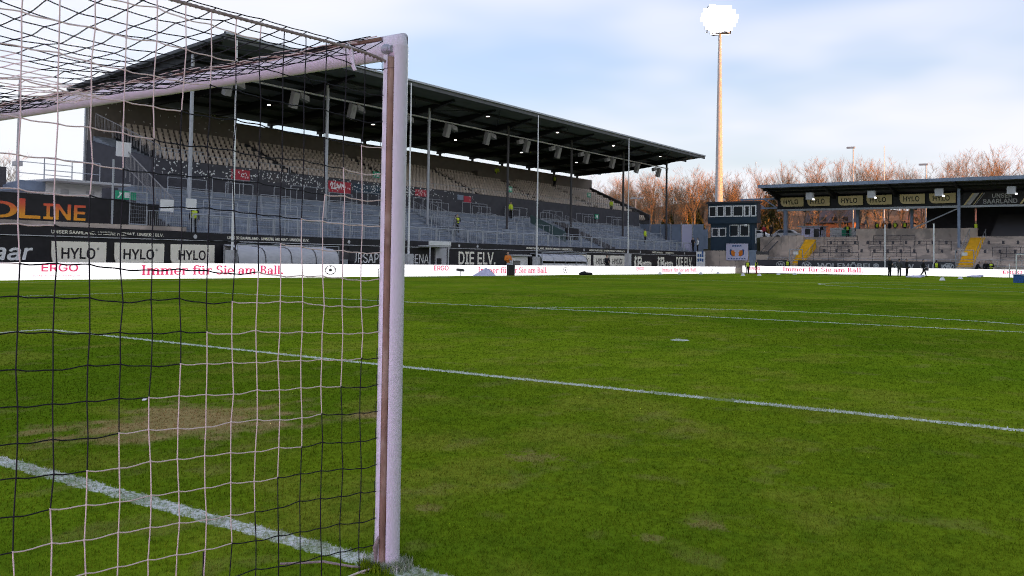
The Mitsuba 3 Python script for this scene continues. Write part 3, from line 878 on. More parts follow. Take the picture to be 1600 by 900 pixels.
nth = ['first', 'second', 'third', 'fourth', 'fifth', 'sixth']
for i, (a, c) in enumerate(((21.95, 25.0), (25.5, 28.6), (29.05, 32.1), (75.15, 78.4), (79.0, 82.1), (82.45, 85.85))):
    if i < 3: lb = 'cream sign with black letters left of the near dugout, %s of three from the left' % nth[i]
    else: lb = 'cream sign with black letters right of the far dugout, %s of three from the left' % nth[i - 3]
    k = thing('cream_sign', lb, 'advertising sign')
    w = c - a
    put(k, 'panel', flat(hylo_shape(w, 1.45), (XF - .05, a, .74), L_R, L_U, .07), 'm_cream')
    put(k, 'lettering', text('HYLO', (XF + .022, a + w * .17, 1.28), L_R, L_U, .55, w * .62, True), 'm_black')
    put(k, 'lettering', text('\u00ae', (XF + .022, a + w * .82, 1.72), L_R, L_U, .16, None), 'm_black')
k = advert('dark_advert', 'black sign with white italic lettering left of the first cream sign', 12.0, 21.5)
put(k, 'lettering', text('Saar', (XF + .002, 18.1, 1.20), L_R, L_U, .78, 2.75, True, shear=.22), 'm_white')
k = advert('dark_advert', 'black sign with thin white arena name half hidden by the goalpost', 43.6, 53.2)
put(k, 'lettering', text('URSAPHARM ARENA', (XF + .002, 43.9, 1.18), L_R, L_U, .72, 8.6), 'm_white')
k = advert('dark_advert', 'black sign with big cream letters and a full stop right of the goalpost', 54.75, 63.4)
put(k, 'lettering', text('DIE ELV.', (XF + .002, 56.35, 1.15), L_R, L_U, 1.02, 5.25, True), 'm_cream')
k = advert('dark_advert', 'black sign with cream letters and script at the far end of the front wall', 87.5, 105.0)
put(k, 'lettering', text('DIE ELV.', (XF + .002, 99.2, 1.05), L_R, L_U, 1.15, 4.9, True), 'm_cream')
for y in (88.0, 93.9):
    fig = unary_union([Polygon([(0, 0), (.5, 0), (.62, .5), (.5, 1.0), (.62, 1.35), (.4, 1.5), (.2, 1.3), (.28, 1.0), (.05, .8), (.2, .5)]), LineString([(.4, 1.0), (.8, 1.25)]).buffer(.07)])
    put(k, 'emblem', flat(fig, (XF + .002, y, .75), L_R, L_U), 'm_cream')
    scr = unary_union([LineString([(0, .1), (0, 1.35)]).buffer(.14), LineString([(0, 1.3), (.7, 1.35), (.75, .95), (.2, .75), (.85, .6), (.8, .15), (0, .15)]).buffer(.13)] + [LineString([(1.2 + .5 * q, .1), (1.2 + .5 * q, .85 if q % 2 else .7)]).buffer(.12) for q in range(5)] + [LineString([(1.1, .8), (1.6, .7), (2.2, .85), (3.2, .72)]).buffer(.07), LineString([(1.2, .12), (3.2, .12)]).buffer(.05)])
    put(k, 'lettering', flat(scr, (XF + .002, y + 1.1, .7), L_R, L_U), 'm_cream')


# dugouts: curved translucent shells
def dugout(label, y0, y1, dark):
    k = thing('team_dugout', label, 'dugout')
    arc = [(-43.85, 2.16), (-43.2, 2.12), (-42.85, 2.02), (-42.62, 1.82), (-42.5, 1.5), (-42.45, 1.1), (-42.42, .3)]
    n = max(3, int(round((y1 - y0) / 2.1)))
    for q in range(n):
        ya, yb = y0 + (y1 - y0) * q / n, y0 + (y1 - y0) * (q + 1) / n
        if dark:
            up_ = [p for p in arc if p[1] > 1.3]; lo = [p for p in arc if p[1] < 1.32]
            for nm, pts, m in (('roof_panel', up_, 'm_ltgrey'), ('front_panel', [(-42.6, 1.28), (-42.58, .3)], 'm_white')):
                b = MB(); b.prism(pts + [(x - .02, z - .012) for x, z in pts[::-1]], 'y', ya + .02, yb - .02); put(k, nm, b, m, smooth=30)
        else:
            b = MB(); b.prism(arc + [(x - .02, z - .012) for x, z in arc[::-1]], 'y', ya + .02, yb - .02); put(k, 'shell_panel', b, 'm_ltgrey', smooth=30)
    for q in range(n + 1):
        y = y0 + (y1 - y0) * q / n
        b = MB(); b.tube([(x + .015, y, z + .01) for x, z in arc], .03, 6); put(k, 'rib', b, 'm_cloth2' if not dark else 'm_galv', smooth=40)
    b = MB(); b.box(-43.9, -43.83, y0, y1, .25, 2.25); put(k, 'rear_wall', b, 'm_ltgrey' if not dark else 'm_cloth2')
    b = MB(); b.tube([(-42.55, y0, 2.28), (-42.55, y1, 2.28)], .03, 6); b.tube([(-42.55, y0, .2), (-42.55, y0, 2.28)], .03, 6); b.tube([(-42.55, y1, .2), (-42.55, y1, 2.28)], .03, 6); put(k, 'frame', b, 'm_galv', smooth=40)
    b = MB(); b.box(-43.6, -43.1, y0 + .2, y1 - .2, .5, .58); put(k, 'bench', b, 'm_cloth2')
    b = MB(); b.prism([(-43.85, .25)] + arc, 'y', y1 + .03, y1 + .06); put(k, 'end_panel', b, 'm_ltgrey')


dugout('white curved team dugout seen through the net left of the goalpost', 32.7, 41.2, False)
dugout('grey roofed team dugout beyond the black gap box', 66.9, 75.0, True)
# odd equipment boxes and posts between the signs
k = thing('equipment_rack', 'dark equipment rack with small crates beside the near dugout', 'rack')
b = MB(); b.box(-43.7, -43.2, 41.5, 43.4, .2, .3); b.box(-43.7, -43.2, 41.5, 43.4, 1.0, 1.05); b.box(-43.75, -43.7, 41.5, 43.4, .2, 2.1)
for y in (41.5, 43.4): b.box(-43.7, -43.2, y - .03, y + .03, .2, 1.9)
put(k, 'frame', b, 'm_cloth2')
for q, y in enumerate((41.7, 42.3, 42.9)):
    b = MB(); b.box(-43.62, -43.2, y, y + .45, 1.06, 1.32 + .1 * (q % 2)); put(k, 'crate', b, 'm_cloth' if q != 1 else 'm_galv')
k = thing('camera_platform', 'white railed camera platform above the black signs right of the goalpost', 'platform')
b = MB(); b.box(-44.5, -42.9, 51.2, 53.9, 2.5, 2.62); put(k, 'deck', b, 'm_ltgrey')
b = MB(); b.box(-42.92, -42.85, 51.2, 53.9, 2.63, 2.95); put(k, 'side_panel', b, 'm_white')
for y in (51.4, 53.7):
    b = MB(); b.tube([(-42.95, y, .2), (-42.95, y, 2.5)], .06, 8); put(k, 'leg', b, 'm_ltgrey', smooth=40)
b = MB(); b.tube([(-42.9, 52.5, 2.95), (-42.9, 52.5, 3.7)], .03, 6); b.tube([(-42.9, 52.0, 3.7), (-42.9, 53.0, 3.7)], .02, 6); put(k, 'railing', b, 'm_galv', smooth=40)
k = thing('concrete_entrance', 'pale concrete entrance block between two black signs right of the goalpost', 'entrance')
b = MB(); b.box(-44.4, -43.94, 53.3, 54.7, .1, 2.4); put(k, 'wall', b, 'm_ltgrey')
b = MB(); b.box(-43.93, -43.9, 53.45, 54.0, .1, 1.6); put(k, 'door', b, 'm_black')
k = thing('steward_hut', 'white low cabin in the front wall between black sign and far dugout', 'cabin')
b = MB(); b.box(-44.2, -43.7, 63.7, 66.3, .2, 1.9); put(k, 'wall', b, 'm_white')
b = MB(); b.box(-43.69, -43.66, 63.9, 65.0, 1.0, 1.5); put(k, 'window', b, 'm_glass')
b = MB(); b.box(-44.3, -43.4, 63.5, 66.5, 1.92, 2.05); put(k, 'roof', b, 'm_ltgrey')
solo('banner', (lambda b: b.box(-43.95, -43.9, 105.1, 107.9, .5, 3.0))(MB()), 'm_white', 'white banner with dark blocks at the right end of the front wall', 'banner')
b = MB()
for q, (y, z) in enumerate([(105.4, 2.3), (106.1, 2.3), (106.8, 2.3), (105.4, 1.7), (106.1, 1.75), (106.8, 1.7), (106.8, 2.7)]): b.box(-43.899, -43.89, y, y + .5, z, z + .38)
put('banner', 'print', b, 'm_blue')
# tall thin net poles along the touchline
for y, lb in ((32.65, 'tall thin white ball-net pole at the left end of the near dugout'), (48.93, 'tall thin white ball-net pole just right of the goalpost'), (66.7, 'tall thin white ball-net pole at the left end of the grey roofed far dugout'), (84.7, 'tall thin white ball-net pole right of the far cream signs')):
    k = thing('net_pole', lb, 'pole', 'tall ball-net poles along the touchline')
    b = MB(); b.tube([(-43.0, y, .15), (-43.0, y, 8), (-43.0, y, 15.0)], [.085, .065, .045], 8); put(k, 'pole', b, 'm_white', smooth=40)
    b = MB(); b.box(-43.25, -42.75, y - .32, y + .32, .15, 2.45 if y > 80 else 1.9); put(k, 'base', b, 'm_ltgrey')

# ------------------------------------------------------------------ near end of the stand, left edge of the picture
k = thing('gradient_sign', 'large black sign with orange to red letters at the left edge', 'advertising sign')
b = MB(); b.box(-46.15, -46.0, 10, 27.35, 3.27, 4.74); put(k, 'panel', b, 'm_black')
put(k, 'lettering', text('O', (-45.998, 19.3, 3.42), L_R, L_U, .80, 1.8, True), 'm_oline')
put(k, 'lettering', text('L', (-45.998, 21.2, 3.42), L_R, L_U, 1.0, 1.15, True), 'm_oline')
put(k, 'lettering', text('INE', (-45.998, 22.5, 3.42), L_R, L_U, .82, 2.4, True), 'm_oline')
k = thing('ledge', 'pale concrete ledge under the orange lettered sign', 'ledge')
b = MB(); b.box(-60, -44.92, 5, 30.69, .2, 3.0); put(k, 'base', b, 'm_darkwall')
b = MB(); b.box(-60, -44.86, 5, 30.69, 3.0, 3.25); put(k, 'coping', b, 'm_concrete')
k = thing('dark_screen_wall', 'black wall panel behind the gate right of the orange lettered sign', 'wall')
b = MB(); b.box(-46.3, -46.1, 27.4, 29.6, 3.26, 4.6); put(k, 'panel', b, 'm_black')
k = thing('container_hut', 'small white hut with flat overhanging roof behind the orange lettered sign', 'hut')
b = MB(); b.box(-54, -50.0, 24.7, 28.2, 3.26, 5.75); put(k, 'wall', b, 'm_white')
b = MB(); b.box(-54.5, -48.6, 24.5, 29.3, 5.76, 5.9); put(k, 'roof', b, 'm_ltgrey')
b = MB(); b.prism([(-54.2, 5.2), (-50.0, 5.2), (-50.0, 5.75), (-54.2, 5.3)], 'y', 23.2, 24.68); put(k, 'side_awning', b, 'm_bluegrey')
for y in (25.6, 27.2):
    b = MB(); b.box(-49.99, -49.95, y, y + .5, 5.1, 5.4); put(k, 'vent', b, 'm_ltgrey')
k = thing('roof_scaffold', 'thin scaffold frame on top of the white hut', 'scaffold')
b = MB()
for y in (24.9, 26.6, 28.4):
    for x in (-53.8, -50.6): b.tube([(x, y, 5.9), (x, y, 7.2)], .03, 5)
for z in (6.5, 7.2):
    for x in (-53.8, -50.6): b.tube([(x, 24.9, z), (x, 28.4, z)], .025, 5)
put(k, 'frame', b, 'm_galv', smooth=40)
# gate, fences, signs at the stand's near corner
k = thing('wire_gate', 'galvanised wire mesh gate next to the green exit sign', 'gate')


def mesh_panel(par, name, x, y0, y1, z0, z1, m='m_galv', pitch=.14, fr=.035):
    b = MB()
    for y in (y0, y1): b.tube([(x, y, z0), (x, y, z1)], fr, 6)
    for z in (z0 + .05, z1): b.tube([(x, y0, z), (x, y1, z)], fr, 6)
    put(par, name, b, m, smooth=40)
    b = MB()
    for y in np.arange(y0 + pitch, y1, pitch): b.tube([(x, y, z0), (x, y, z1)], .007, 3)
    for z in np.arange(z0 + pitch * 1.6, z1, pitch * 1.6): b.tube([(x, y0, z), (x, y1, z)], .007, 3)
    put(par, 'wire_' + name, b, m, smooth=40)


mesh_panel(k, 'leaf', -45.6, 27.35, 28.45, 3.27, 5.2)
b = MB(); b.box(-45.9, -45.85, 26.6, 27.9, 4.75, 5.25); put(None, thing('exit_sign', 'green exit sign at the near end of the grandstand behind the gate', 'sign') + '__panel', b, 'm_green')
put('exit_sign', 'pictogram', flat(unary_union([sbox(.55, .1, .85, .42), LineString([(.15, .1), (.3, .25), (.25, .4), (.42, .3)]).buffer(.035)]), (-45.848, 26.6, 4.75), L_R, L_U), 'm_white')
k = thing('barrier_fence', 'row of galvanised crowd barriers on the ledge at the near end of the stand', 'barrier')
for y in (28.2, 29.9, 31.4):
    b = MB()
    b.tube([(-45.1, y, 3.26), (-45.1, y, 4.15), (-45.1, y + 1.5, 4.15), (-45.1, y + 1.5, 3.26)], .025, 6)
    for q in np.linspace(y, y + 1.5, 12): b.tube([(-45.1, q, 3.3), (-45.1, q, 4.15)], .01, 4)
    put(k, 'panel', b, 'm_galv', smooth=40)
for i, (y, z, w, h, x) in enumerate(((29.3, 4.15, .9, .75, -45.5), (31.0, 4.35, .75, .7, -45.4))):
    solo('notice_board', (lambda b: b.box(x - .03, x, y, y + w, z, z + h))(MB()), 'm_white', ['white notice board on the dark wall left of the stair rail', 'white notice board at the foot of the near terrace fence'][i], 'notice board')
    b = MB(); b.tube([(x - .06, y + w / 2, 3.0), (x - .06, y + w / 2, z + h)], .03, 6); put('notice_board' + ('_001' if i else ''), 'post', b, 'm_galv')
solo('notice_board', (lambda b: b.box(-53.99, -53.96, 31.5, 32.6, 8.2, 9.2))(MB()), 'm_white', 'white square notice board high at the near end of the seats', 'notice board')
k = thing('fence_post', 'tall grey pole in front of the dark end wall', 'pole')
b = MB(); b.tube([(-45.5, 26.2, 3.2), (-45.5, 26.2, 7.0)], .06, 8); put(k, 'pole', b, 'm_galv', smooth=40)
k = thing('lamp_mast', 'thin grey mast rising at the left edge behind the white hut', 'mast')
b = MB(); b.tube([(-58, 27.0, 3), (-58, 27.0, 13)], [.12, .08], 8); put(k, 'pole', b, 'm_paleSteel', smooth=40)
b = MB(); b.box(-58.3, -57.7, 26.8, 27.2, 7.3, 7.6); put(k, 'box', b, 'm_paleSteel')

# exit signs in the stand
for i, (x, y, z, lb) in enumerate(((-54.0, 77.9, 9.3, 'green exit sign between the seats and the parapet above the terraces'), (-56.5, 99.5, 10.2, 'green exit sign among the far seats'), (-53.8, 96.8, 7.2, 'green exit sign at the stair head below the far parapet'), (-57.0, 60.0, 9.5, 'green exit sign just right of the goalpost'))):
    t = thing('exit_sign', lb, 'sign')
    b = MB(); b.box(x - .03, x, y - .45, y + .45, z - .3, z + .3); put(t, 'panel', b, 'm_green')
    put(t, 'pictogram', flat(unary_union([sbox(.5, .12, .75, .48), LineString([(.15, .12), (.3, .28), (.25, .46), (.42, .34)]).buffer(.04)]), (x + .002, y - .45, z - .3), L_R, L_U), 'm_white')
    b = MB(); b.tube([(x - .05, y, z - 1.6), (x - .05, y, z + .3)], .025, 6); put(t, 'post', b, 'm_galv')
# black scoreboard-like box on the terrace
k = thing('black_screen', 'black flat box standing on the terrace behind the far dugout', 'screen')
b = MB(); b.box(-48.2, -48.0, 80.1, 82.6, 3.75, 5.1); put(k, 'panel', b, 'm_black')
for y in (80.3, 82.4):
    b = MB(); b.tube([(-48.1, y, 3.3), (-48.1, y, 3.75)], .04, 6); put(k, 'leg', b, 'm_steel')
# green netting over the stair beside it
k = thing('stair_netting', 'dark green netting sheet beside the black box on the terrace', 'netting')
b = MB(); b.prism([(-47.0, 3.5), (-47.0, 4.6), (-51.5, 6.5), (-51.5, 5.6)], 'y', 78.3, 78.33); put(k, 'sheet', b, mat('m_netgreen', (0.09, 0.14, 0.14), .9))
# far end fence with grey blue sheets
k = thing('sheeted_fence', 'tall fence hung with blue grey sheets at the far end of the terrace', 'fence')
for q in range(6):
    x = -54.0 + 1.55 * q
    b = MB(); b.box(x + .03, x + 1.52, 109.2, 109.24, step_z(min(x + 1.5, -44.9)) - .2, 6.75 - .02 * q); put(k, 'sheet', b, 'm_bluegrey' if q != 4 else 'm_lilac')
    b = MB(); b.tube([(x, 109.1, step_z(min(x, -44.9)) - .4), (x, 109.1, 6.9)], .04, 6); put(k, 'post', b, 'm_galv')
b = MB(); b.box(-45.9, -44.6, 110.4, 110.44, 3.4, 6.0); put(k, 'sheet', b, 'm_bluegrey', label='lower dark blue sheet beside the cabin')

k = thing('red_board', 'small dark board with red print at the left edge beside the hut', 'sign')
b = MB(); b.box(-52.1, -52.0, 19.5, 23.4, 5.3, 6.6); put(k, 'panel', b, 'm_cloth2')
put(k, 'print', flat(Point(0, 0).buffer(.42, 12), (-51.995, 22.2, 6.0), L_R, L_U), 'm_red')
# ------------------------------------------------------------------ far end: concrete wall, cabin, end stand
k = thing('concrete_wall', 'pale concrete panel wall under the dark blue cabin', 'wall')
for q in range(4):
    x = -45.75 + 2.2 * q
    b = MB(); b.box(x + .015, x + 2.185, 112.0, 112.3, .1, 3.22 - (0 if q < 3 else .5)); put(k, 'panel', b, 'm_concrete')
b = MB(); b.box(-45.75, -36.95, 112.02, 112.28, .1, 3.15); put(k, 'core', b, 'm_cloth2')
b = MB(); b.box(-45.75, -37.0, 110.6, 111.98, .1, .95); put(k, 'plinth', b, 'm_concrete')

k = thing('control_cabin', 'dark blue two storey control cabin with white window frames standing on the concrete wall', 'cabin')
b = MB(); b.box(-45.3, -39.2, 113.05, 113.95, 3.22, 6.85); put(k, 'lower_storey', b, 'm_blueclad')
b = MB(); b.box(-45.6, -38.75, 112.75, 114.0, 6.86, 9.55); put(k, 'upper_storey', b, 'm_blueclad')
b = MB(); b.box(-45.75, -38.6, 112.55, 114.15, 9.56, 9.80); put(k, 'roof', b, 'm_darkwall')
b = MB(); b.box(-38.74, -38.68, 112.76, 113.98, 6.9, 9.5); put(k, 'corner_trim', b, 'm_darkwall')


def window(par, x0, x1, y, z0, z1, n=1, bar=.07):
    f = MB(); o = .05
    f.box(x0, x1, y - o, y, z0, z0 + bar); f.box(x0, x1, y - o, y, z1 - bar, z1)
    for q in range(n + 1):
        c = x0 + (x1 - x0) * q / n
        a = min(max(c - bar / 2, x0), x1 - bar)
        f.box(a, a + bar, y - o, y, z0 + bar, z1 - bar)
    w = put(par, 'window', f, 'm_white')
    g = MB(); g.box(x0 + .02, x1 - .02, y - .02, y - .005, z0 + .02, z1 - .02)
    put(w, 'pane', g, 'm_glass')


for a, c in ((-45.45, -44.35), (-44.30, -43.25), (-43.2, -42.2), (-42.1, -40.6), (-40.5, -39.7), (-39.6, -38.85)):
    window(k, a, c, 112.745, 7.75, 9.25, 1, .15)
window(k, -45.15, -44.15, 113.045, 5.1, 6.3, 1, .12); window(k, -44.1, -43.1, 113.045, 5.1, 6.3, 1, .12)
window(k, -42.65, -41.35, 113.045, 5.1, 6.7, 1, .12); window(k, -41.2, -39.9, 113.045, 5.1, 6.7, 1, .12)
b = MB(); b.box(-39.05, -38.95, 113.0, 113.04, 4.2, 6.2); put(k, 'downpipe', b, 'm_white')
b = MB(); b.box(-40.4, -40.1, 112.5, 112.74, 6.45, 6.75); put(k, 'wall_lamp', b, 'm_white')
for x in (-42.5, -39.6):
    b = MB(); b.box(x - .05, x + .05, 112.9, 113.0, 1.9, 6.8); put(k, 'post', b, 'm_blueclad')
b = MB(); b.box(-39.5, -38.6, 111.9, 112.4, .2, 3.3); put(k, 'support_column', b, 'm_bluegrey')

k = thing('banner', 'white banner with two orange and blue animal heads hanging below the cabin windows', 'banner')
b = MB(); b.box(-42.65, -39.64, 111.9, 111.94, 1.95, 4.15); put(k, 'cloth', b, 'm_lilac')
head = unary_union([Polygon([(.1, .0), (.6, -.1), (.95, .25), (1.0, .8), (.8, 1.1), (.55, .95), (.25, 1.05), (.3, .75), (0, .55), (.2, .35)])])
mane = Polygon([(.45, -.2), (1.1, .2), (1.2, 1.0), (.95, 1.25), (.75, 1.15), (.95, .75), (.85, .25)])
for s in (1, -1):
    o = (-41.15 - s * .15, 111.895, 2.55)
    put(k, 'animal_head', flat(affinity.scale(head, -s * .72, .72, origin=(0, 0)), o, E_R, E_U, .004), 'm_orange')
    put(k, 'mane', flat(affinity.scale(mane, -s * .72, .72, origin=(0, 0)), (o[0], 111.89, o[2]), E_R, E_U, .004), 'm_blue')
put(k, 'lettering', text('FANCLUB', (-41.75, 111.895, 3.72), E_R, E_U, .2, 1.2, True, .004), 'm_blue') if False else None
b = MB()
for q in range(7): b.box(-42.4 + .37 * q, -42.15 + .37 * q, 111.89, 111.898, 2.1, 2.22)
for q in range(4): b.box(-41.8 + .33 * q, -41.55 + .33 * q, 111.89, 111.898, 3.75, 3.95)
put(k, 'print', b, 'm_blue')

# end stand
es = thing('end_stand', 'low concrete terrace stand with dark roof across the far end of the pitch', 'grandstand')
ES0, ES1 = -37.0, 30.0
prof_e = [(112.0, .1)]
yv, zv = 112.0, 1.55
for q in range(20):
    prof_e += [(yv, zv)]; yv += .5; prof_e += [(yv, zv)]; zv += .187
prof_e += [(yv, zv), (yv + 14, zv), (yv + 14, .1)]
b = MB(); b.prism([(y, z) for y, z in prof_e], 'x', ES0, ES1)
put(es, 'terrace', b, 'm_concrete')


def es_z(y): return 1.55 + (y - 112) * .374


for q, x in enumerate((-37.0, -36.0, -35.0)):
    b = MB(); b.box(x + .01, x + .99, 117.2, 117.5, 2.5, 5.35); put(es, 'wall_panel', b, 'm_concrete')
b = MB(); b.box(-39.9, -37.02, 117.2, 117.5, .3, 5.2); put(es, 'wall_panel', b, 'm_concrete')
b = MB(); b.beam((-38.9, 113.2, 1.6), (-37.4, 117.0, 4.6), .12, .12); b.beam((-38.9, 113.2, 2.6), (-37.4, 117.0, 5.6), .05, .05); put(es, 'side_stair', b, 'm_cloth2')
for q, x in enumerate(np.arange(-28.6, -15.6, 1.62)):
    b = MB(); b.box(x + .01, x + 1.61, 122.1, 122.4, 5.0, 6.35); put(es, 'wall_panel', b, 'm_concrete')
b = MB(); b.box(-15.6, 48, 133.0, 133.4, 5.0, 11.5); b.box(47, 48, 118, 132.9, 0, 11); b.box(-21.5, -15.6, 131.0, 131.4, 5.0, 10.5); put(es, 'rear_wall', b, 'm_darkwall')
b = MB()
for q in range(14): b.box(-12.6, ES1, 122.2 + .6 * q, 122.8 + .6 * q, 5.0, 5.5 + .22 * q)
put(es, 'rear_terrace', b, 'm_cloth2')
for x0_, x1_ in ((-33.95, -32.6), (-14.75, -13.15)):
    b = MB(); yv, zv = 111.9, 1.50
    for q in range(12 if x0_ < -20 else 20): b.box(x0_, x1_, yv + .0, yv + .52, zv - (1.5 if x0_ < -20 else .5), zv + .075); yv += .5; zv += .295 if x0_ < -20 else .187
    put(es, 'yellow_stairs', b, 'm_yellow')
    rg = MB()
    for x in (x0_ - .1, x1_ + .1):
        rg.tube([(x, 112.2 + 1.9 * q, es_z(112.2 + 1.9 * q) + 1.0) for q in range(6)], .03, 5)
        for q in range(6): rg.tube([(x, 112.2 + 1.9 * q, es_z(112.2 + 1.9 * q) - .1), (x, 112.2 + 1.9 * q, es_z(112.2 + 1.9 * q) + 1.0)], .025, 5)
    put(es, 'stair_rail', rg, 'm_galv', smooth=40)
    mk = MB(); mk.box((x0_ + x1_) / 2 - .3, (x0_ + x1_) / 2 + .3, 111.6, 111.63, 2.75, 3.15)
    put(es, 'gate_sign', mk, 'm_white')
    gt = MB()
    for x in (x0_ - .15, x1_ + .15): gt.tube([(x, 111.65, .3), (x, 111.65, 3.4)], .05, 6)
    for z in (2.0, 3.4): gt.tube([(x0_ - .15, 111.65, z), (x1_ + .15, 111.65, z)], .035, 5)
    put(es, 'gate', gt, 'm_galv', smooth=40)
# crush barriers
re_ = np.random.default_rng(8)
for row in (113.3, 115.3, 117.3, 119.3):
    x = -32.2 + re_.uniform(0, 2)
    while x < 7:
        L = re_.uniform(3.5, 5.5)
        if not (-15.8 < x + L and x < -12.8):
            b = MB(); z = es_z(row)
            for q in np.linspace(x, x + L, 4): b.tube([(q, row, z - .1), (q, row, z + 1.05)], .035, 5)
            b.tube([(x, row, z + 1.05), (x + L, row, z + 1.05)], .04, 5); b.tube([(x, row, z + .6), (x + L, row, z + .6)], .02, 4)
            put(es, 'crush_barrier', b, 'm_cloth2', smooth=40)
        x += L + re_.uniform(1.0, 3.0)
for row in (116.0, 119.0):
    for x in np.arange(-31, 8, 1.55):
        if -15.3 < x < -12.7: continue
        b = MB(); b.box(x - .12, x + .12, row - .12, row + .12, es_z(row) + .1, es_z(row) + .5); put(es, 'bollard', b, 'm_cloth2')
b = MB()
for x in np.arange(-37, 9, 2.4): b.tube([(x, 111.7, .3), (x, 111.7, 2.3)], .03, 5)
for z in (1.6, 2.3): b.tube([(-37, 111.7, z), (9, 111.7, z)], .025, 5)
put(es, 'front_fence', b, 'm_galv', smooth=40)
b = MB(); b.box(-36.9, ES1, 111.75, 111.95, .2, 1.5); put(es, 'front_wall', b, 'm_concrete')
# fence on the concourse edge
b = MB()
for x in np.arange(-33, -16, 1.8): b.tube([(x, 122.6, 5.0), (x, 122.6, 6.3)], .03, 5)
for z in (5.8, 6.3): b.tube([(-33, 122.6, z), (-28.8, 122.6, z)], .025, 5)
put(es, 'rear_fence', b, 'm_galv', smooth=40)
# roof
EYF, EZF, EYB, EZB = 116.0, 11.85, 134.0, 9.9


def eroof(y): return EZF + (y - EYF) * (EZB - EZF) / (EYB - EYF)


b = MB(); b.prism([(EYF, EZF), (EYB, EZB), (EYB, EZB + .25), (EYF, EZF + .25)], 'x', -39.75, 48); put(es, 'roof', b, 'm_roof')
b = MB(); b.box(-39.8, 48.05, EYF - .1, EYF - .005, EZF - .12, EZF + .3); put(es, 'fascia', b, 'm_bluegrey')
SBX = [-38.9, -31.2, -23.35, -15.75, -8.1, -.4, 7.3]
for x in SBX:
    b = MB(); b.prism([(EYF + .3, eroof(EYF + .3) - .01), (EYB - .2, eroof(EYB) - .01), (EYB - .2, eroof(EYB) - .5), (121, eroof(121) - .9), (EYF + .3, eroof(EYF) - .2)], 'x', x - .12, x + .12); put(es, 'rafter', b, 'm_steel')
for y in (117.5, 119.5, 123, 126, 129, 132):
    b = MB(); b.box(-39.6, 9.9, y - .08, y + .08, eroof(y) - .28, eroof(y) - .02); put(es, 'purlin', b, 'm_steel')
b = MB(); b.box(-38.9, 9.9, 121.0, 121.25, 8.85, 9.12); put(es, 'lower_beam', b, 'm_galv')
b = MB(); b.box(-38.9, 9.9, 121.26, 121.35, 9.13, 10.75); put(es, 'sign_backing', b, 'm_steel')
b = MB()
for z in (9.2, 10.5): b.box(-44.2, -38.91, 121.0, 121.2, z, z + .22)
for q in range(3): b.beam((-44.0 + 1.7 * q, 121.1, 10.5), (-42.3 + 1.7 * q, 121.1, 9.3), .14, .14)
put(es, 'end_truss', b, 'm_bluegrey')
b = MB(); b.beam((-23, 121.15, 8.7), (-17.5, 121.15, 8.85 - 2.2), .12, .12) if False else b.beam((-22.5, 123, 6.0), (-16, 121.3, 8.8), .14, .14); put(es, 'brace', b, 'm_galv')
for x, y, w in ((-37.7, 121.1, .45), (-28.7, 123.5, .35), (-21.9, 123.5, .35), (-15.55, 118.4, .3), (-.4, 118.4, .3)):
    b = MB(); b.box(x - w / 2, x + w / 2, y - w / 2, y + w / 2, es_z(min(y, 122)) - .3, 9.0 if y > 119 else 11.0); put(es, 'column', b, 'm_bluegrey')
nth6 = ['first', 'second', 'third', 'fourth', 'fifth', 'sixth']
for i, (a, c) in enumerate(((-38.35, -35.2), (-34.7, -31.7), (-30.6, -27.4), (-26.95, -23.8), (-22.85, -19.85), (-19.35, -16.3))):
    t = thing('gold_sign', 'gold sign with dark letters under the end stand roof, %s of six from the left' % nth6[i], 'advertising sign')
    put(t, 'panel', flat(hylo_shape(c - a, 1.25), (a, 120.99, 9.45), E_R, E_U, .06), 'm_gold')
    put(t, 'lettering', text('HYLO', (a + .42, 120.925, 9.78), E_R, E_U, .62, (c - a) * .64, True), 'm_steel')
t = thing('stadium_sign', 'dark sign with silver two line lettering and slanted stripes under the end stand roof', 'sign')
b = MB(); b.box(-15.45, -7.0, 120.9, 120.98, 9.15, 10.62); put(t, 'panel', b, 'm_black')
put(t, 'lettering', text('UNSER', (-12.25, 120.885, 9.95), E_R, E_U, .50, 2.15, True), 'm_paleSteel')
put(t, 'lettering', text('SAARLAND', (-13.25, 120.885, 9.28), E_R, E_U, .52, 3.7, True), 'm_paleSteel')
for q, (x, w, m) in enumerate(((-15.4, .25, 'm_gold'), (-15.2, .55, 'm_paleSteel'), (-14.35, .10, 'm_gold'), (-14.1, .06, 'm_paleSteel'), (-9.3, .25, 'm_gold'), (-8.7, .5, 'm_paleSteel'))):
    put(t, 'stripe', flat(Polygon([(x, 9.17), (x + w, 9.17), (x + w + 1.0, 10.6), (x + 1.0, 10.6)]).intersection(sbox(-15.42, 9.16, -7.03, 10.61)), (0, 120.885, 0), E_R, E_U), m)
for i, x in enumerate((-33.3, -25.5, -17.6, -9.8)):
    t = thing('roof_floodlight', 'grey box floodlight hanging under the front of the end stand roof, %s from the left' % nth6[i], 'lamp', 'box floodlights under the end stand roof')
    b = MB(); b.box(x - .45, x + .45, 117.2, 117.9, 10.1, 11.0); put(t, 'housing', b, 'm_ltgrey')
    b = MB(); b.tube([(x, 117.5, 11.0), (x, 117.5, eroof(117.5))], .05, 6); put(t, 'hanger', b, 'm_steel')
    b = MB(); b.box(x + .40, x + .62, 117.15, 117.5, 10.02, 10.2); put(t, 'lens', b, 'm_white', emitter={'type': 'area', 'radiance': {'type': 'rgb', 'value': [.14, .14, .14]}})

# banners on the front fence of the end stand


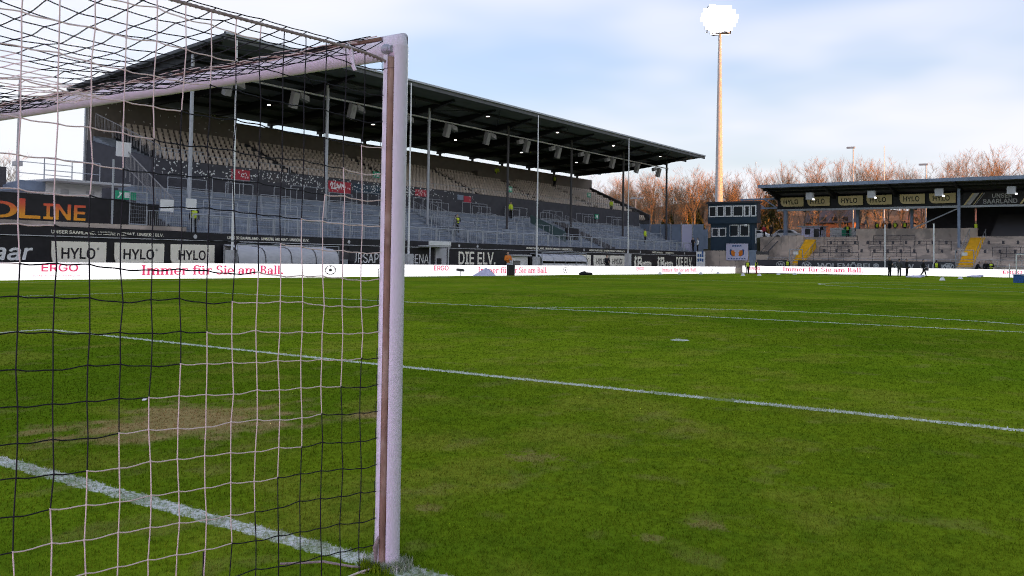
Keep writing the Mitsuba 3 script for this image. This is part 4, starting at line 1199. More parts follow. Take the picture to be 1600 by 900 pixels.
def shield(x, z, s):
    c = affinity.scale(Point(0, 0).buffer(1, 20), .95 * s, .62 * s)
    u = unary_union([LineString([(-.55, .25), (-.3, -.25), (0, .2), (.3, -.25), (.55, .25)]).buffer(.1)])
    u = affinity.scale(u, s, s, origin=(0, 0))
    return affinity.translate(c.difference(affinity.scale(c, .86, .82)), x, z), affinity.translate(u, x, z)


for lb, x0_, x1_, words in (('dark banner with large white lettering in front of the end terrace left part', -33.0, -22.6, [('W', -30.6, 1.35, True), ('OLFM\u00d6BEL\u00ae', -29.55, 6.3, False)]),
                            ('dark banner with white lettering behind the four men', -22.5, -12.9 - 2.0, [('W', -20.3, .95, True), ('OUL', -18.6, 2.0, False), ('KE', -16.35, .95, False)]),
                            ('dark banner left of the first yellow stairs with a round emblem', -38.3, -34.3, [])):
    t = thing('fence_banner', lb, 'banner')
    b = MB(); b.box(x0_, x1_, 111.55, 111.6, .9, 2.05); put(t, 'cloth', b, 'm_blue' if False else 'm_darkwall')
    for s_, x, w, bo in words: put(t, 'lettering', text(s_, (x, 111.545, 1.12), E_R, E_U, .60, w, True, .004), 'm_ltgrey')
    for x in ((x0_ + 1.1,) if len(words) else (x1_ - .9,)):
        r_, u_ = shield(x, 1.5, .62)
        put(t, 'emblem', flat(unary_union([r_, u_]), (0, 111.545, 0), E_R, E_U, .004), 'm_ltgrey')
r_, u_ = shield(-15.6, 1.5, .62); put('fence_banner_001', 'emblem', flat(unary_union([r_, u_]), (0, 111.545, 0), E_R, E_U, .004), 'm_ltgrey')

# net poles before the end stand
for i, (x, z1) in enumerate(((-22.35, 8.0), (-17.0, 6.3))):
    t = thing('net_pole', ['slim white net pole before the end terrace, left of the four men', 'slim white net pole before the end terrace, left of the right yellow stairs'][i], 'pole')
    zt = [6.3, 6.35][i]
    b = MB(); b.tube([(x, 110.6, .3), (x, 110.6, zt)], .085, 8); put(t, 'pole', b, 'm_white', smooth=40)
    b = MB(); b.tube([(x, 110.6, zt), (x, 110.6, zt + .12)], .1, 8); put(t, 'cap', b, 'm_galv')

# concourse behind the end stand
b = MB(); b.box(-70, 60, 136.01, 240, 1.0, 5.2); b.box(-70, -37.01, 118, 136, 1.0, 5.1)
struct('embankment', b, 'm_soil')
struct('hill', sheet(np.linspace(-260, 160, 43), np.linspace(178, 330, 20), lambda x, y: 4.0 + 13.0 * np.clip((y - 178) / 26, 0, 1) ** .8 * (.85 + .15 * np.sin(x * .06)) + .5 * np.sin(x * .31 + y * .2)), 'm_hill', smooth=True)
t = thing('ticket_kiosk', 'small blue grey kiosk standing at the head of the left yellow stairs', 'kiosk')
b = MB(); b.box(-36.4, -33.6, 124.0, 126.0, 5.2, 6.75); put(t, 'wall', b, 'm_lilac')
b = MB(); b.box(-36.9, -33.4, 123.6, 126.2, 6.76, 6.9); put(t, 'roof', b, 'm_galv')
b = MB(); b.box(-35.9, -35.2, 123.96, 123.99, 5.7, 6.5); put(t, 'window', b, 'm_glass')
b = MB(); b.box(-34.7, -34.0, 123.96, 123.99, 5.21, 6.5); put(t, 'door', b, 'm_glass')
t = thing('market_stall', 'white stall with a green printed side beside the kiosk', 'stall')
b = MB(); b.box(-33.2, -29.5, 126.5, 128.5, 5.21, 6.7); put(t, 'wall', b, 'm_white')
put(t, 'print', flat(unary_union([sbox(.2, 0, 1.5, .9), Point(.9, .9).buffer(.5)]), (-31.8, 126.49, 5.5), E_R, E_U, .004), 'm_green')
CARC = ['m_white', 'm_ltgrey', 'm_cloth2', 'm_bluegrey', 'm_red']


def car(x, y, m, lb):
    t = thing('parked_car', lb, 'car')
    body = [(-2.1, .3), (2.1, .3), (2.15, .75), (1.2, .95), (.6, 1.42), (-1.2, 1.45), (-1.9, .98), (-2.15, .85)]
    b = MB(); b.prism([(x + q, 5.2 + z) for q, z in body], 'y', y - .8, y + .8); put(t, 'body', b, m)
    b = MB(); b.prism([(x + q, 5.2 + z) for q, z in ((-1.6, .98), (1.0, .98), (.5, 1.36), (-1.15, 1.38))], 'y', y - .82, y - .805); put(t, 'window', b, 'm_glass')
    for q in (-1.35, 1.35):
        b = MB(); b.tube([(x + q, y - .84, 5.53), (x + q, y - .6, 5.53)], .32, 14); put(t, 'wheel', b, 'm_cloth', smooth=40)


for i, (x, m, lb) in enumerate(((-45.2, 'm_white', 'white parked car behind the wall right of the cabin'), (-40.5, 'm_ltgrey', 'grey parked car left of the kiosk'), (-27.0, 'm_bluegrey', 'blue grey parked car behind the stewards'))):
    car(x, 131, m, lb)
# houses far behind
for i, (x, y, w, d, h, m, lb) in enumerate(((-12.0, 150, 9, 8, 7.3, 'm_concrete', 'pale house with brick red roof far behind the end stand at the right edge'), (-46, 172, 9, 8, 4.5, 'm_brick', 'reddish house among the trees left behind the end stand'), (-27, 176, 12, 9, 4.5, 'm_concrete', 'pale house among the trees behind the gold signs'))):
    t = thing('house', lb, 'house')
    b = MB(); b.box(x - w / 2, x + w / 2, y, y + d, 5.0, 5 + h); put(t, 'wall', b, m)
    b = MB(); b.prism([(y - .5, 5 + h), (y + d + .5, 5 + h), (y + d / 2, 5 + h + 3.0)], 'x', x - w / 2 - .4, x + w / 2 + .4); rf = put(t, 'roof', b, 'm_brick' if i != 1 else 'm_darkwall')
    for q in range(4):
        for zz in (1.2, 4.2):
            b = MB(); xx = x - w / 2 + .9 + q * (w - 1) / 4; b.box(xx, xx + 1.0, y - .04, y - .001, 5 + zz, 5 + zz + 1.4); put(t, 'window', b, 'm_glass')
    b = MB(); b.box(x + 1, x + 1.7, y + d / 2 - .3, y + d / 2 + .4, 5 + h + 1.5, 5 + h + 4); put(rf, 'chimney', b, 'm_brick')

# floodlight mast
t = thing('floodlight_mast', 'very tall tapering floodlight mast with glaring lamp array behind the cabin', 'floodlight')
b = MB(); b.tube([(-55.1, 140, 1.0), (-55.1, 140, 12), (-55.1, 140, 40.2)], [.74, .65, .24], 20); put(t, 'mast', b, 'm_paleSteel', smooth=40)
b = MB(); b.box(-56.6, -53.6, 139.3, 140.7, 39.9, 40.15); put(t, 'platform', b, 'm_galv')
fd = np.array([.62, -.78, -.10]); fd /= np.linalg.norm(fd)
fr_ = np.cross(fd, EZ); fr_ /= np.linalg.norm(fr_); fu = np.cross(fr_, fd)
C0 = np.array([-55.1, 140, 42.3])
b = MB()
for q in range(7): b.obox(C0 - fd * .35 + fu * (q - 3.0) * .70, fr_ * (1.3 if q in (0, 6) else 2.2), fd * .08, fu * .06)
for q in (-2, 0, 2): b.obox(C0 - fd * .45 + fr_ * q, fr_ * .07, fd * .07, fu * 2.2)
put(t, 'lamp_frame', b, 'm_steel')
for r_, n_ in enumerate((4, 6, 7, 8, 8, 7, 5)):
    for c_ in range(n_):
        p = C0 + fu * (r_ - 3.0) * .70 + fr_ * (c_ - (n_ - 1) / 2 + (.2 if r_ % 2 else 0)) * .78
        b = MB(); b.obox(p - fd * .14, fr_ * .36, fd * .12, fu * .32); lk = put(t, 'lamp', b, 'm_galv')
        q4 = np.array([p - fr_ * .37 - fu * .335, p + fr_ * .37 - fu * .335, p + fr_ * .37 + fu * .335, p - fr_ * .37 + fu * .335])
        scene[lk + '__lens'] = mikit.ply((q4, [[0, 3, 2, 1]] if np.dot(np.cross(q4[1] - q4[0], q4[3] - q4[0]), fd) < 0 else [[0, 1, 2, 3]]), 'm_white', emitter=FLOOD)
# street lamps and flag pole behind the end stand
for i, (x, y, z, lb) in enumerate(((-33.5, 140, 19.5, 'slim street lamp rising above the end stand roof left of centre'), (-23.2, 140, 16.4, 'short street lamp above the end stand roof among the trees'), (-70.5, 140, 12.8, 'twin street lamp before the orange trees beyond the grandstand'))):
    t = thing('street_lamp', lb, 'street lamp')
    b = MB(); b.tube([(x, y, 5), (x, y, z)], [.10, .07], 8); put(t, 'pole', b, 'm_paleSteel', smooth=40)
    b = MB(); b.obox((x - .35, y, z + .02), (.6, 0, 0), (0, .22, 0), (0, 0, .12)); put(t, 'head', b, 'm_galv')
    if i == 2:
        b = MB(); b.obox((x + 1.2, y, z), (.5, 0, 0), (0, .2, 0), (0, 0, .1)); b.tube([(x, y, z - .05), (x + 1.2, y, z - .05)], .05, 5); put(t, 'head', b, 'm_galv')
t = thing('flag_pole', 'thin white flag pole above the end stand roof', 'pole')
b = MB(); b.tube([(-29.0, 140, 5), (-29.0, 140, 19.5)], [.08, .05], 8); put(t, 'pole', b, 'm_white', smooth=40)

# stand opposite, out of the picture: it keeps the low sun off the pitch
os_ = thing('opposite_stand', 'tall main stand on the right touchline, out of the picture', 'grandstand')
b = MB(); b.prism([(38, .0), (38, 2.2), (60, 14.5), (60, 0)], 'y', -32, 121.5); put(os_, 'terrace', b, 'm_stepgrey')
b = MB(); b.box(60.01, 61, -32, 121.5, 0, 22.6); put(os_, 'rear_wall', b, 'm_darkwall')
b = MB(); b.prism([(40, 21.4), (61, 22.61), (61, 23.0), (40, 21.8)], 'y', -32, 121.5); put(os_, 'roof', b, 'm_roof')
# ------------------------------------------------------------------ trees


def branches(seed, h, spread=.42, levels=4, kids=(13, 6, 5, 4)):
    r = np.random.default_rng(seed); out = [[], []]

    def grow(p, d, L, rad, lv):
        n = 4 if lv < 2 else 3 if lv == 2 else 2
        pts = [p]; dd = d.copy()
        for s in range(n):
            dd = dd + r.normal(0, .10 if lv else .03, 3) + np.array([0, 0, .07 if lv else 0]); dd /= np.linalg.norm(dd)
            pts.append(pts[-1] + dd * L / n)
        rs = np.linspace(rad, rad * (.35 if lv < 3 else .5), n + 1)
        for a in range(n): out[0 if lv < 2 else 1].append((pts[a], pts[a + 1], rs[a], rs[a + 1]))
        if lv >= levels: return
        for c in range(kids[lv]):
            f = r.uniform(.22 if lv == 0 else .2, 1.0); i = min(int(f * n), n - 1)
            q = pts[i] + (pts[i + 1] - pts[i]) * (f * n - i)
            az = r.uniform(0, 2 * PI); ax = np.array([math.cos(az), math.sin(az), 0])
            base = pts[i + 1] - pts[i]; base = base / np.linalg.norm(base)
            e = base + ax * r.uniform(.5, 1.3) * spread * 2.0; e[2] += .15; e /= np.linalg.norm(e)
            grow(q, e, L * r.uniform(.38, .62) * (1.05 - .35 * f if lv == 0 else 1), max(rs[i] * r.uniform(.35, .6), .011), lv + 1)
    grow(np.zeros(3), np.array([0, 0, 1.0]), h * .86, h * .014, 0)
    res = []
    for lst in out:
        P0 = np.array([s[0] for s in lst]); P1 = np.array([s[1] for s in lst]); R0 = np.array([s[2] for s in lst]); R1 = np.array([s[3] for s in lst])
        t = P1 - P0; t /= np.linalg.norm(t, axis=1, keepdims=True) + 1e-9
        a = np.cross(t, [0.3, .5, .81]); a /= np.linalg.norm(a, axis=1, keepdims=True) + 1e-9; bb = np.cross(t, a)
        an = np.arange(3) * 2 * PI / 3
        ring = lambda P, R: P[:, None] + R[:, None, None] * (np.cos(an)[None, :, None] * a[:, None] + np.sin(an)[None, :, None] * bb[:, None])
        v = np.concatenate([ring(P0, R0), ring(P1, R1)], 1).reshape(-1, 3)
        k = np.arange(len(lst))[:, None] * 6
        f = np.concatenate([k + [i, (i + 1) % 3, 3 + (i + 1) % 3] for i in range(3)] + [k + [i, 3 + (i + 1) % 3, 3 + i] for i in range(3)])
        res.append((v, f))
    return res


TREES = []
for s, (h, sp, kd) in enumerate(((16, .38, (15, 6, 5, 4)), (15, .30, (16, 6, 5, 4)), (13.5, .46, (14, 6, 6, 4)), (17, .24, (18, 6, 5, 4)), (12, .5, (13, 6, 5, 5)))):
    tr, cr = branches(40 + s, h, sp, 4, kd)
    TREES.append((float(cr[0][:, 2].max()), mikit.ply(tr, 'm_trunk', smooth=True), mikit.ply(cr, 'm_twig', smooth=True)))


def tree(x, y, z, h, v, rot, label, group, wide=1.0):
    k = thing('bare_tree', label, 'tree', group)
    h0, tp, cp = TREES[v]; s = h / h0
    m = T().translate([x, y, z]).rotate([0, 0, 1], rot).scale([s * wide, s * wide, s])
    scene[k + '__trunk'] = {**tp, 'to_world': m}; scene[k + '__crown'] = {**cp, 'to_world': m}


rt_ = np.random.default_rng(21)
ga = ('tall leafless tree lit orange in the wood between grandstand and cabin', 'bare trees between the grandstand and the cabin')
gb = ('leafless tree rising behind the roof of the end stand', 'bare trees behind the end stand roof')
gc = ('leafless tree in the hazy thicket at the left edge behind the white hut', 'bare trees at the left edge')
for row, (y, n) in enumerate(((146, 21), (153, 21), (162, 21))):
    for q in range(n):
        x = -104 + 54 * (q + rt_.uniform(.1, .9)) / n - row * 4
        tree(x, y + rt_.uniform(-3, 3), 3.5, rt_.uniform(12, 15.5) * (1 + .04 * row) * (1.0 if x > -88 else .88), int(rt_.integers(5)), rt_.uniform(0, 360), *ga, wide=rt_.uniform(.75, 1.05))
for row, (y, n) in enumerate(((150, 20), (160, 22))):
    for q in range(n):
        x = -53 + 66 * (q + rt_.uniform(.1, .9)) / n - row * 2
        hh = 14.2 + 1.2 * math.sin(x * .33 + 1.0) + rt_.uniform(-1.0, 1.0)
        tree(x, y + rt_.uniform(-3, 3), 4.8, hh * (1 + .05 * row), int(rt_.integers(5)), rt_.uniform(0, 360), *gb, wide=rt_.uniform(.8, 1.1))
for q in range(9):
    x = -85 - 3.6 * q; tree(x, 24 + 3.3 * q + rt_.uniform(-4, 4), 1.0, rt_.uniform(11, 14.5), int(rt_.integers(5)), rt_.uniform(0, 360), *gc)


def leaf_cloud(seed, n, rx, h, sz, low=.15):
    r = np.random.default_rng(seed); p = []
    while len(p) < n:
        q = r.uniform(-1, 1, 3); q[2] = r.uniform(0, 1)
        rad = (1 - q[2]) ** .7 * (0.75 + .35 * math.sin(9 * q[2] + 3 * math.atan2(q[1], q[0]) + seed))
        if math.hypot(q[0], q[1]) < rad and math.hypot(q[0], q[1]) > rad * r.uniform(0, .95): p.append(q * [rx, rx, h * (1 - low)] + [0, 0, h * low])
    p = np.array(p); d1, d2 = r.normal(size=(n, 3)), r.normal(size=(n, 3))
    d1 /= np.linalg.norm(d1, axis=1, keepdims=True); d2 = np.cross(d1, d2); d2 /= np.linalg.norm(d2, axis=1, keepdims=True)
    s = sz * r.uniform(.5, 1.3, (n, 1))
    v = np.stack([p - d1 * s, p + d2 * s * .5, p + d1 * s, p - d2 * s * .5], 1).reshape(-1, 3)
    return v, np.arange(n)[:, None] * 4 + np.array([[0, 1, 2, 3]])


for i, (x, y, h, rx, lb) in enumerate(((-62.5, 147, 9.0, 2.2, 'dark conifer with yellow tips left of the cabin'), (-49.8, 150, 11.5, 2.6, 'dark ivy clad tree behind the cabin roof'), (-69.0, 150, 7.5, 2.0, 'small dark evergreen in the wood beyond the terrace'))):
    t = thing('evergreen_tree', lb, 'tree')
    b = MB(); b.tube([(x, y, 4), (x, y, 4 + h * .9)], [.18, .04], 7); put(t, 'trunk', b, 'm_trunk')
    v, f = leaf_cloud(60 + i, 2600, rx, h, .30); put(t, 'crown', (v + [x, y, 4], f), 'm_ever')

# low brush at the foot of the wood
v1, f1 = leaf_cloud(90, 9000, 1.0, 1.0, .02, 0.0)
rb_ = np.random.default_rng(91); n = 5200
P = np.stack([rb_.uniform(-110, 12, n), rb_.uniform(143, 166, n), 4.5 + 4.2 * rb_.uniform(0, 1, n) ** 1.7], -1)
d1 = rb_.normal(size=(n, 3)); d1[:, 2] = np.abs(d1[:, 2]) * 2.0; d1 /= np.linalg.norm(d1, axis=1, keepdims=True)
d2 = np.cross(d1, rb_.normal(size=(n, 3))); d2 /= np.linalg.norm(d2, axis=1, keepdims=True)
L = rb_.uniform(.5, 1.5, (n, 1))
v = np.stack([P - d2 * .03, P + d2 * .03, P + d1 * L], 1).reshape(-1, 3)
put(None, 'undergrowth', (v, np.arange(3 * n).reshape(-1, 3)), 'm_twig', kind='stuff', label='tangled brown undergrowth at the foot of the trees behind the far end')

# ------------------------------------------------------------------ people
MF = manifold3d.Manifold
BONES = [('hipL', 'kneeL'), ('kneeL', 'ankL'), ('hipR', 'kneeR'), ('kneeR', 'ankR'), ('pelvis', 'chest'), ('shL', 'elL'), ('elL', 'wrL'), ('shR', 'elR'), ('elR', 'wrR'), ('shL', 'shR'), ('neck', 'headlo'), ('hipL', 'hipR')]


def pose(kind):
    J = dict(pelvis=(0, 0, .95), chest=(0, .01, 1.30), neck=(0, .0, 1.47), headlo=(0, .015, 1.58), headhi=(0, .01, 1.69), shL=(-.18, 0, 1.42), shR=(.18, 0, 1.42), hipL=(-.09, 0, .92), hipR=(.09, 0, .92),
             kneeL=(-.10, -.01, .50), kneeR=(.10, -.01, .50), ankL=(-.11, .03, .09), ankR=(.11, .03, .09), elL=(-.25, .05, 1.14), elR=(.25, .05, 1.14), wrL=(-.26, -.06, .90), wrR=(.26, -.06, .90))
    if kind == 'walk':
        J.update(kneeL=(-.09, -.16, .53), ankL=(-.09, -.26, .11), kneeR=(.09, .06, .50), ankR=(.09, .30, .14), elL=(-.24, .14, 1.16), wrL=(-.25, .12, .92), elR=(.24, -.10, 1.16), wrR=(.25, -.26, .98))
    if kind == 'arms':
        J.update(elL=(-.27, -.04, 1.16), wrL=(-.05, -.24, 1.14), elR=(.27, -.04, 1.16), wrR=(.06, -.26, 1.20))
    if kind == 'pocket':
        J.update(elL=(-.30, .10, 1.16), wrL=(-.17, -.05, .97), elR=(.30, .10, 1.16), wrR=(.17, -.05, .97))
    if kind == 'bend':
        J.update(chest=(0, -.14, 1.26), neck=(0, -.24, 1.40), headlo=(0, -.30, 1.48), headhi=(0, -.33, 1.58), shL=(-.18, -.2, 1.36), shR=(.18, -.2, 1.36), elL=(-.24, -.26, 1.08), elR=(.24, -.26, 1.08), wrL=(-.14, -.42, .98), wrR=(.14, -.42, .98))
    if kind == 'sit':
        J.update(kneeL=(-.12, -.42, .92), kneeR=(.12, -.42, .92), ankL=(-.12, -.40, .50), ankR=(.12, -.40, .50))
    return {k: np.array(v) for k, v in J.items()}


RAD = dict(pelvis=.125, chest=.145, neck=.058, headlo=.062, headhi=.09, shL=.068, shR=.068, hipL=.088, hipR=.088, kneeL=.058, kneeR=.058, ankL=.04, ankR=.04, elL=.045, elR=.045, wrL=.03, wrR=.03)


def hullpts(pr):
    return MF.batch_hull([MF.sphere(r, 10).translate(tuple(map(float, p))) for p, r in pr])


def body(J, names, grow=0.0):
    return MF.batch_boolean([hullpts([(J[a], RAD[a] + grow), (J[c], RAD[c] + grow)]) for a, c in names], manifold3d.OpType.Add)


def make_figure(kind):
    J = pose(kind); parts = [body(J, BONES), hullpts([(J['headlo'], .068), (J['headhi'], .088), (J['headhi'] + [0, -.015, -.05], .085)])]
    parts.append(hullpts([(J['headhi'] + [0, -.10, -.05], .012), (J['headhi'] + [0, -.095, -.015], .008)]))
    for s in (-1, 1): parts.append(MF.sphere(.02, 6).translate(tuple(J['headhi'] + [s * .088, .01, -.04])))
    for s, w, e in ((-1, 'wrL', 'elL'), (1, 'wrR', 'elR')):
        d = J[w] - J[e]; d /= np.linalg.norm(d); sd = np.cross(d, [1, 0, 0]); sd /= np.linalg.norm(sd) + 1e-9
        palm = J[w] + d * .06; parts.append(hullpts([(J[w], .026), (palm + sd * .025, .018), (palm - sd * .025, .018)]))
        for q in range(4):
            o = palm + sd * (.03 - .02 * q) + d * .015; parts.append(hullpts([(o, .0095), (o + d * (.035, .04, .036, .028)[q], .008), ]))
            parts.append(hullpts([(o + d * .035, .008), (o + d * .055 + np.array([-s * .02, 0, 0]), .007)]))
        parts.append(hullpts([(J[w] + d * .02 + sd * .02, .012), (palm + sd * .055, .009)]))
    skin = MF.batch_boolean(parts, manifold3d.OpType.Add)
    up_ = body(J, [('pelvis', 'chest'), ('shL', 'elL'), ('elL', 'wrL'), ('shR', 'elR'), ('elR', 'wrR'), ('shL', 'shR')], .022)
    lo = body(J, [('hipL', 'kneeL'), ('kneeL', 'ankL'), ('hipR', 'kneeR'), ('kneeR', 'ankR'), ('hipL', 'hipR')], .018)
    vest = MF.batch_boolean([hullpts([(J['pelvis'] + [0, 0, .06], .16), (J['chest'], .185)]), hullpts([(J['shL'] * [.9, 1, 1], .085), (J['shR'] * [.9, 1, 1], .085), (J['chest'], .15)])], manifold3d.OpType.Add)
    hair = hullpts([(J['headhi'] + [0, .02, .03], .088), (J['headhi'] + [0, .035, -.04], .075)])
    shoes = MF.batch_boolean([hullpts([(J[a] + [0, .02, -.04], .045), (J[a] + [0, -.15, -.05], .036)]) for a in ('ankL', 'ankR')], manifold3d.OpType.Add)
    bag = MF.cube((.12, .34, .28), True).translate(tuple(J['wrR'] + [.06, 0, -.22]))
    M = lambda m: mikit.ply(m, None, smooth=50)
    return dict(body=M(skin), jacket=M(up_), trousers=M(lo), vest=M(vest), hair=M(hair), shoes=M(shoes), bag=M(bag))


FIG = {k: make_figure(k) for k in ('stand', 'walk', 'arms', 'pocket', 'bend')}


def person(x, y, z, face, kind, label, jacket='m_cloth', trousers='m_cloth', vest=None, hair='m_hair', bag=False, h=1.78, group=None):
    k = thing('person', label, 'person', group)
    m = T().translate([x, y, z]).rotate([0, 0, 1], face).scale(h / 1.78)
    F = FIG[kind]
    for nm, mt in (('body', 'm_skin'), ('jacket', jacket), ('trousers', trousers), ('vest', vest), ('hair', hair), ('shoes', 'm_cloth'), ('bag', 'm_cloth2' if bag else None)):
        if mt is None: continue
        scene[k + '__' + nm] = {**F[nm], 'to_world': m, 'bsdf': {'type': 'ref', 'id': mt}}


# face 0 looks towards -y (the viewer); angles turn counter-clockwise seen from above
G = lambda x, y: float(gz(x, y)) + .0
person(-18.85, 97, G(-18.85, 97), 60, 'arms', 'man in a heavy black coat with a bag, leftmost of the four men', bag=True, h=1.98)
person(-18.12, 98, G(-18.12, 98), 180, 'pocket', 'man in grey tracksuit seen from behind, second of the four on the far pitch', 'm_cloth2', 'm_cloth2', h=1.85)
person(-17.57, 99, G(-17.57, 99), 80, 'stand', 'man in black standing third of the four on the far pitch', h=1.85)
person(-15.95, 99, G(-15.95, 99), 90, 'walk', 'man in black walking with a bag right of the group on the far pitch', bag=True, h=1.8)
person(-38.0, 107.4, .2, 20, 'stand', 'left steward in yellow vest at the gap of the end boards', vest='m_vest')
person(-36.9, 107.4, .25, -60, 'stand', 'steward in yellow vest and red shorts at the gap of the end boards', trousers='m_red', vest='m_vest')
person(-33.8, 110.0, .4, 0, 'stand', 'steward in yellow vest and dark cap behind the end board near the left yellow stairs', vest='m_vest')
person(-16.6, 110.0, .4, 180, 'stand', 'steward in bright vest behind the end board right of the walking man', vest='m_vest')
person(-12.55, 110.3, .4, 90, 'bend', 'person in black coat bending at the foot of the right yellow stairs')
person(-11.6, 110.3, .4, 30, 'stand', 'person in black behind the right end board beside a steward')
person(-11.05, 110.1, .4, 0, 'arms', 'steward in yellow vest farthest right behind the end board', vest='m_vest')
person(-14.25, 122.4, 5.35, 0, 'stand', 'steward in yellow vest at the head of the right yellow stairs', vest='m_vest', h=1.85)
for i, (x, v, lb) in enumerate(((-28.9, None, 'person in black beside a steward at the left of the concourse group'), (-30.2, 'm_vest', 'steward in yellow vest at the left of the concourse group'), (-26.4, 'm_vest', 'steward in yellow vest standing behind the slim net pole'), (-25.5, 'm_orange', 'steward in orange vest in the concourse group'), (-24.8, None, 'person in black in the middle of the concourse group'), (-24.1, 'm_vest', 'steward in yellow vest right of the orange vest'), (-22.9, 'm_vest', 'rightmost steward in yellow vest of the concourse group'))):
    person(x, 124.2, 5.3 + (.35 if i > 1 else 0), [0, 180, 40, 180, -30, 0, 180][i], ['stand', 'pocket', 'stand', 'arms', 'stand', 'pocket', 'stand'][i], lb, vest=v)
person(-40.1, 119.2, 5.1, 0, 'stand', 'person in pink coat behind the wall right of the cabin', jacket='m_red')
person(-39.0, 119.0, 5.1, 30, 'stand', 'person in dark coat behind the wall right of the cabin')
person(-33.4, 122.6, 5.3, 90, 'bend', 'person in black in front of the kiosk')
person(-43.9, 118.4, 5.1, 0, 'stand', 'steward in yellow vest standing just right of the cabin', vest='m_vest') if False else None
# on the grandstand
person(-48.1, 61.3, step_z(-48.1) - .05, 60, 'arms', 'steward in yellow vest on the near terrace stairs', vest='m_vest')
person(-47.7, 60.5, step_z(-47.7) - .05, -70, 'stand', 'steward with pale yellow sleeves left of the vest on the near terrace stairs', jacket='m_cloth2')
person(-48.2, 99.2, step_z(-48.2) - .05, 90, 'stand', 'steward in yellow jacket on the far terrace stairs', jacket='m_vest')
person(-44.6, 105.6, 3.0, 60, 'arms', 'person in black leaning at the far corner of the terrace')
person(-44.4, 106.6, 3.0, -60, 'stand', 'person in white top at the far corner of the terrace', jacket='m_white')
person(-54.9, 102.6, 8.0, 70, 'stand', 'steward in yellow among the far seats above the parapet', jacket='m_vest')
person(-63.4, 101.9, 11.6, 60, 'stand', 'steward in yellow vest at the top of the far seats by the back wall', vest='m_vest')
person(-63.2, 88.0, 11.5, 60, 'bend', 'person in yellow jacket at the commentary box', jacket='m_vest')
person(-53.2, 77.0, step_z(-53.2), 80, 'stand', 'steward in yellow jacket below the parapet in the middle of the stand', jacket='m_vest')
person(-45.8, 31.9, 2.9, 60, 'stand', 'steward in yellow vest at the near end fence of the terrace', vest='m_vest')
person(-41.6, 60.1, .25, 60, 'arms', 'person in bright orange jacket standing at the gap of the left boards', jacket='m_orange', h=2.0)
person(-43.2, 80.4, .2, 60, 'arms', 'person in black in front of the second far cream sign', h=2.0)
# ------------------------------------------------------------------ things lying about
k = thing('black_cabinet', 'black cabinet standing in the gap of the left boards', 'cabinet')
b = MB(); b.box(-41.2, -40.75, 58.99, 59.95, .2, 1.12); put(k, 'box', b, 'm_black')
b = MB(); b.box(-41.1, -40.8, 59.2, 59.7, 1.125, 1.3); put(k, 'top_box', b, 'm_ltgrey')
k = thing('pop_up_cover', 'small lilac tent-like cover on the grass before the left board', 'cover')
put(k, 'shell', hullpts([((-39.9, 53.0, .26), .03), ((-39.9, 55.6, .26), .03), ((-39.6, 54.3, .85), .06), ((-39.2, 54.0, .26), .03), ((-39.2, 55.0, .26), .03)]), 'm_lilac', smooth=30)
put(k, 'side_patch', hullpts([((-39.35, 54.4, .3), .02), ((-39.35, 55.2, .3), .02), ((-39.5, 54.5, .8), .03)]), mat('m_violet', (.22, .20, .48), .7), smooth=30)
k = thing('camera_stand', 'small grey camera on a stand before the left board', 'camera')
b = MB(); b.tube([(-39.9, 51.4, .25), (-39.9, 51.4, .62)], .03, 6); put(k, 'stand', b, 'm_galv')
b = MB(); b.obox((-39.9, 51.4, .72), (.12, 0, 0), (0, .35, -.03), (0, 0, .09)); put(k, 'housing', b, 'm_cloth2')
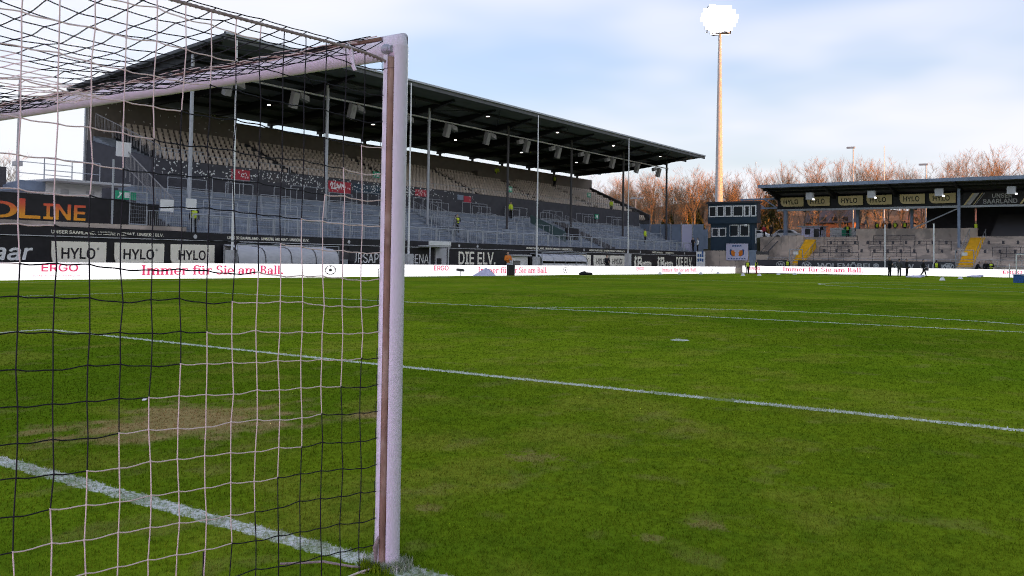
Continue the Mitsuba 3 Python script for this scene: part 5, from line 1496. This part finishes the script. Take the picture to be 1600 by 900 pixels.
put(None, thing('kit_bag', 'dark bags lying before the second left board', 'bag') + '__sack', MF.batch_boolean([hullpts([((-39.9, 69.4, .35), .15), ((-39.9, 70.1, .42), .2)]), hullpts([((-39.9, 70.3, .36), .16), ((-39.9, 71.4, .34), .12)])], manifold3d.OpType.Add), 'm_cloth', smooth=40)
cone = MB(); cone.tube([(0, 0, 0), (0, 0, .02), (0, 0, .16), (0, 0, .19)], [.19, .17, .10, .05], 10)
cone_ply = mikit.ply(cone.out(), 'm_white', smooth=40)
for i, (x, y) in enumerate(((-40.0, 86.4), (-38.9, 89.0), (-37.7, 92.0), (-38.4, 98.7), (-28.75, 81.2), (-27.9, 83.3), (-30.2, 95.8), (-30.5, 102.4), (-10.0, 74.3), (-10.3, 84.7))):
    k = thing('marker_cone', 'small white marker cone on the far half of the pitch', 'cone', 'white marker cones on the far grass')
    scene[k + '__cone'] = {**cone_ply, 'to_world': T().translate([x, y, float(gz(x, y))]).scale(1.25)}
for i, (x, y, w, lb) in enumerate(((-14.7, 88.3, .75, 'heap of white bibs lying on the grass below the walking man'), (-11.4, 100.9, .7, 'second heap of white bibs further right near the end board'))):
    z = float(gz(x, y))
    put(None, thing('white_bibs', lb, 'bibs') + '__heap', MF.batch_boolean([hullpts([((x - w, y, z + .06), .08), ((x - .1, y, z + .14), .1)]), hullpts([((x, y + .1, z + .1), .12), ((x + w, y, z + .17), .11)]), hullpts([((x - .3, y - .2, z + .08), .09), ((x + .5, y - .1, z + .06), .08)])], manifold3d.OpType.Add), 'm_lilac', smooth=40)
k = thing('blue_crate', 'blue crate on the grass at the right edge', 'crate')
z = float(gz(-4.2, 69.6))
b = MB(); b.box(-4.6, -3.7, 69.3, 69.9, z, z + .55); put(k, 'box', b, 'm_blue')
b = MB(); b.box(-4.65, -3.65, 69.25, 69.95, z + .56, z + .63); put(k, 'lid', b, 'm_lilac')
b = MB(); b.tube([(-9.0, 107.8, .4), (-9.0, 107.8, 1.9)], .05, 6); put(None, thing('corner_post', 'white post beside the far goal before the end board', 'post') + '__pole', b, 'm_white')
solo('white_scrap', (lambda b: b.obox((-5.05, 2.05, .06), (.02, .012, .004), (-.012, .02, .008), (0, 0, .003)))(MB()), 'm_white', 'tiny white paper scrap on the grass behind the net', 'paper')
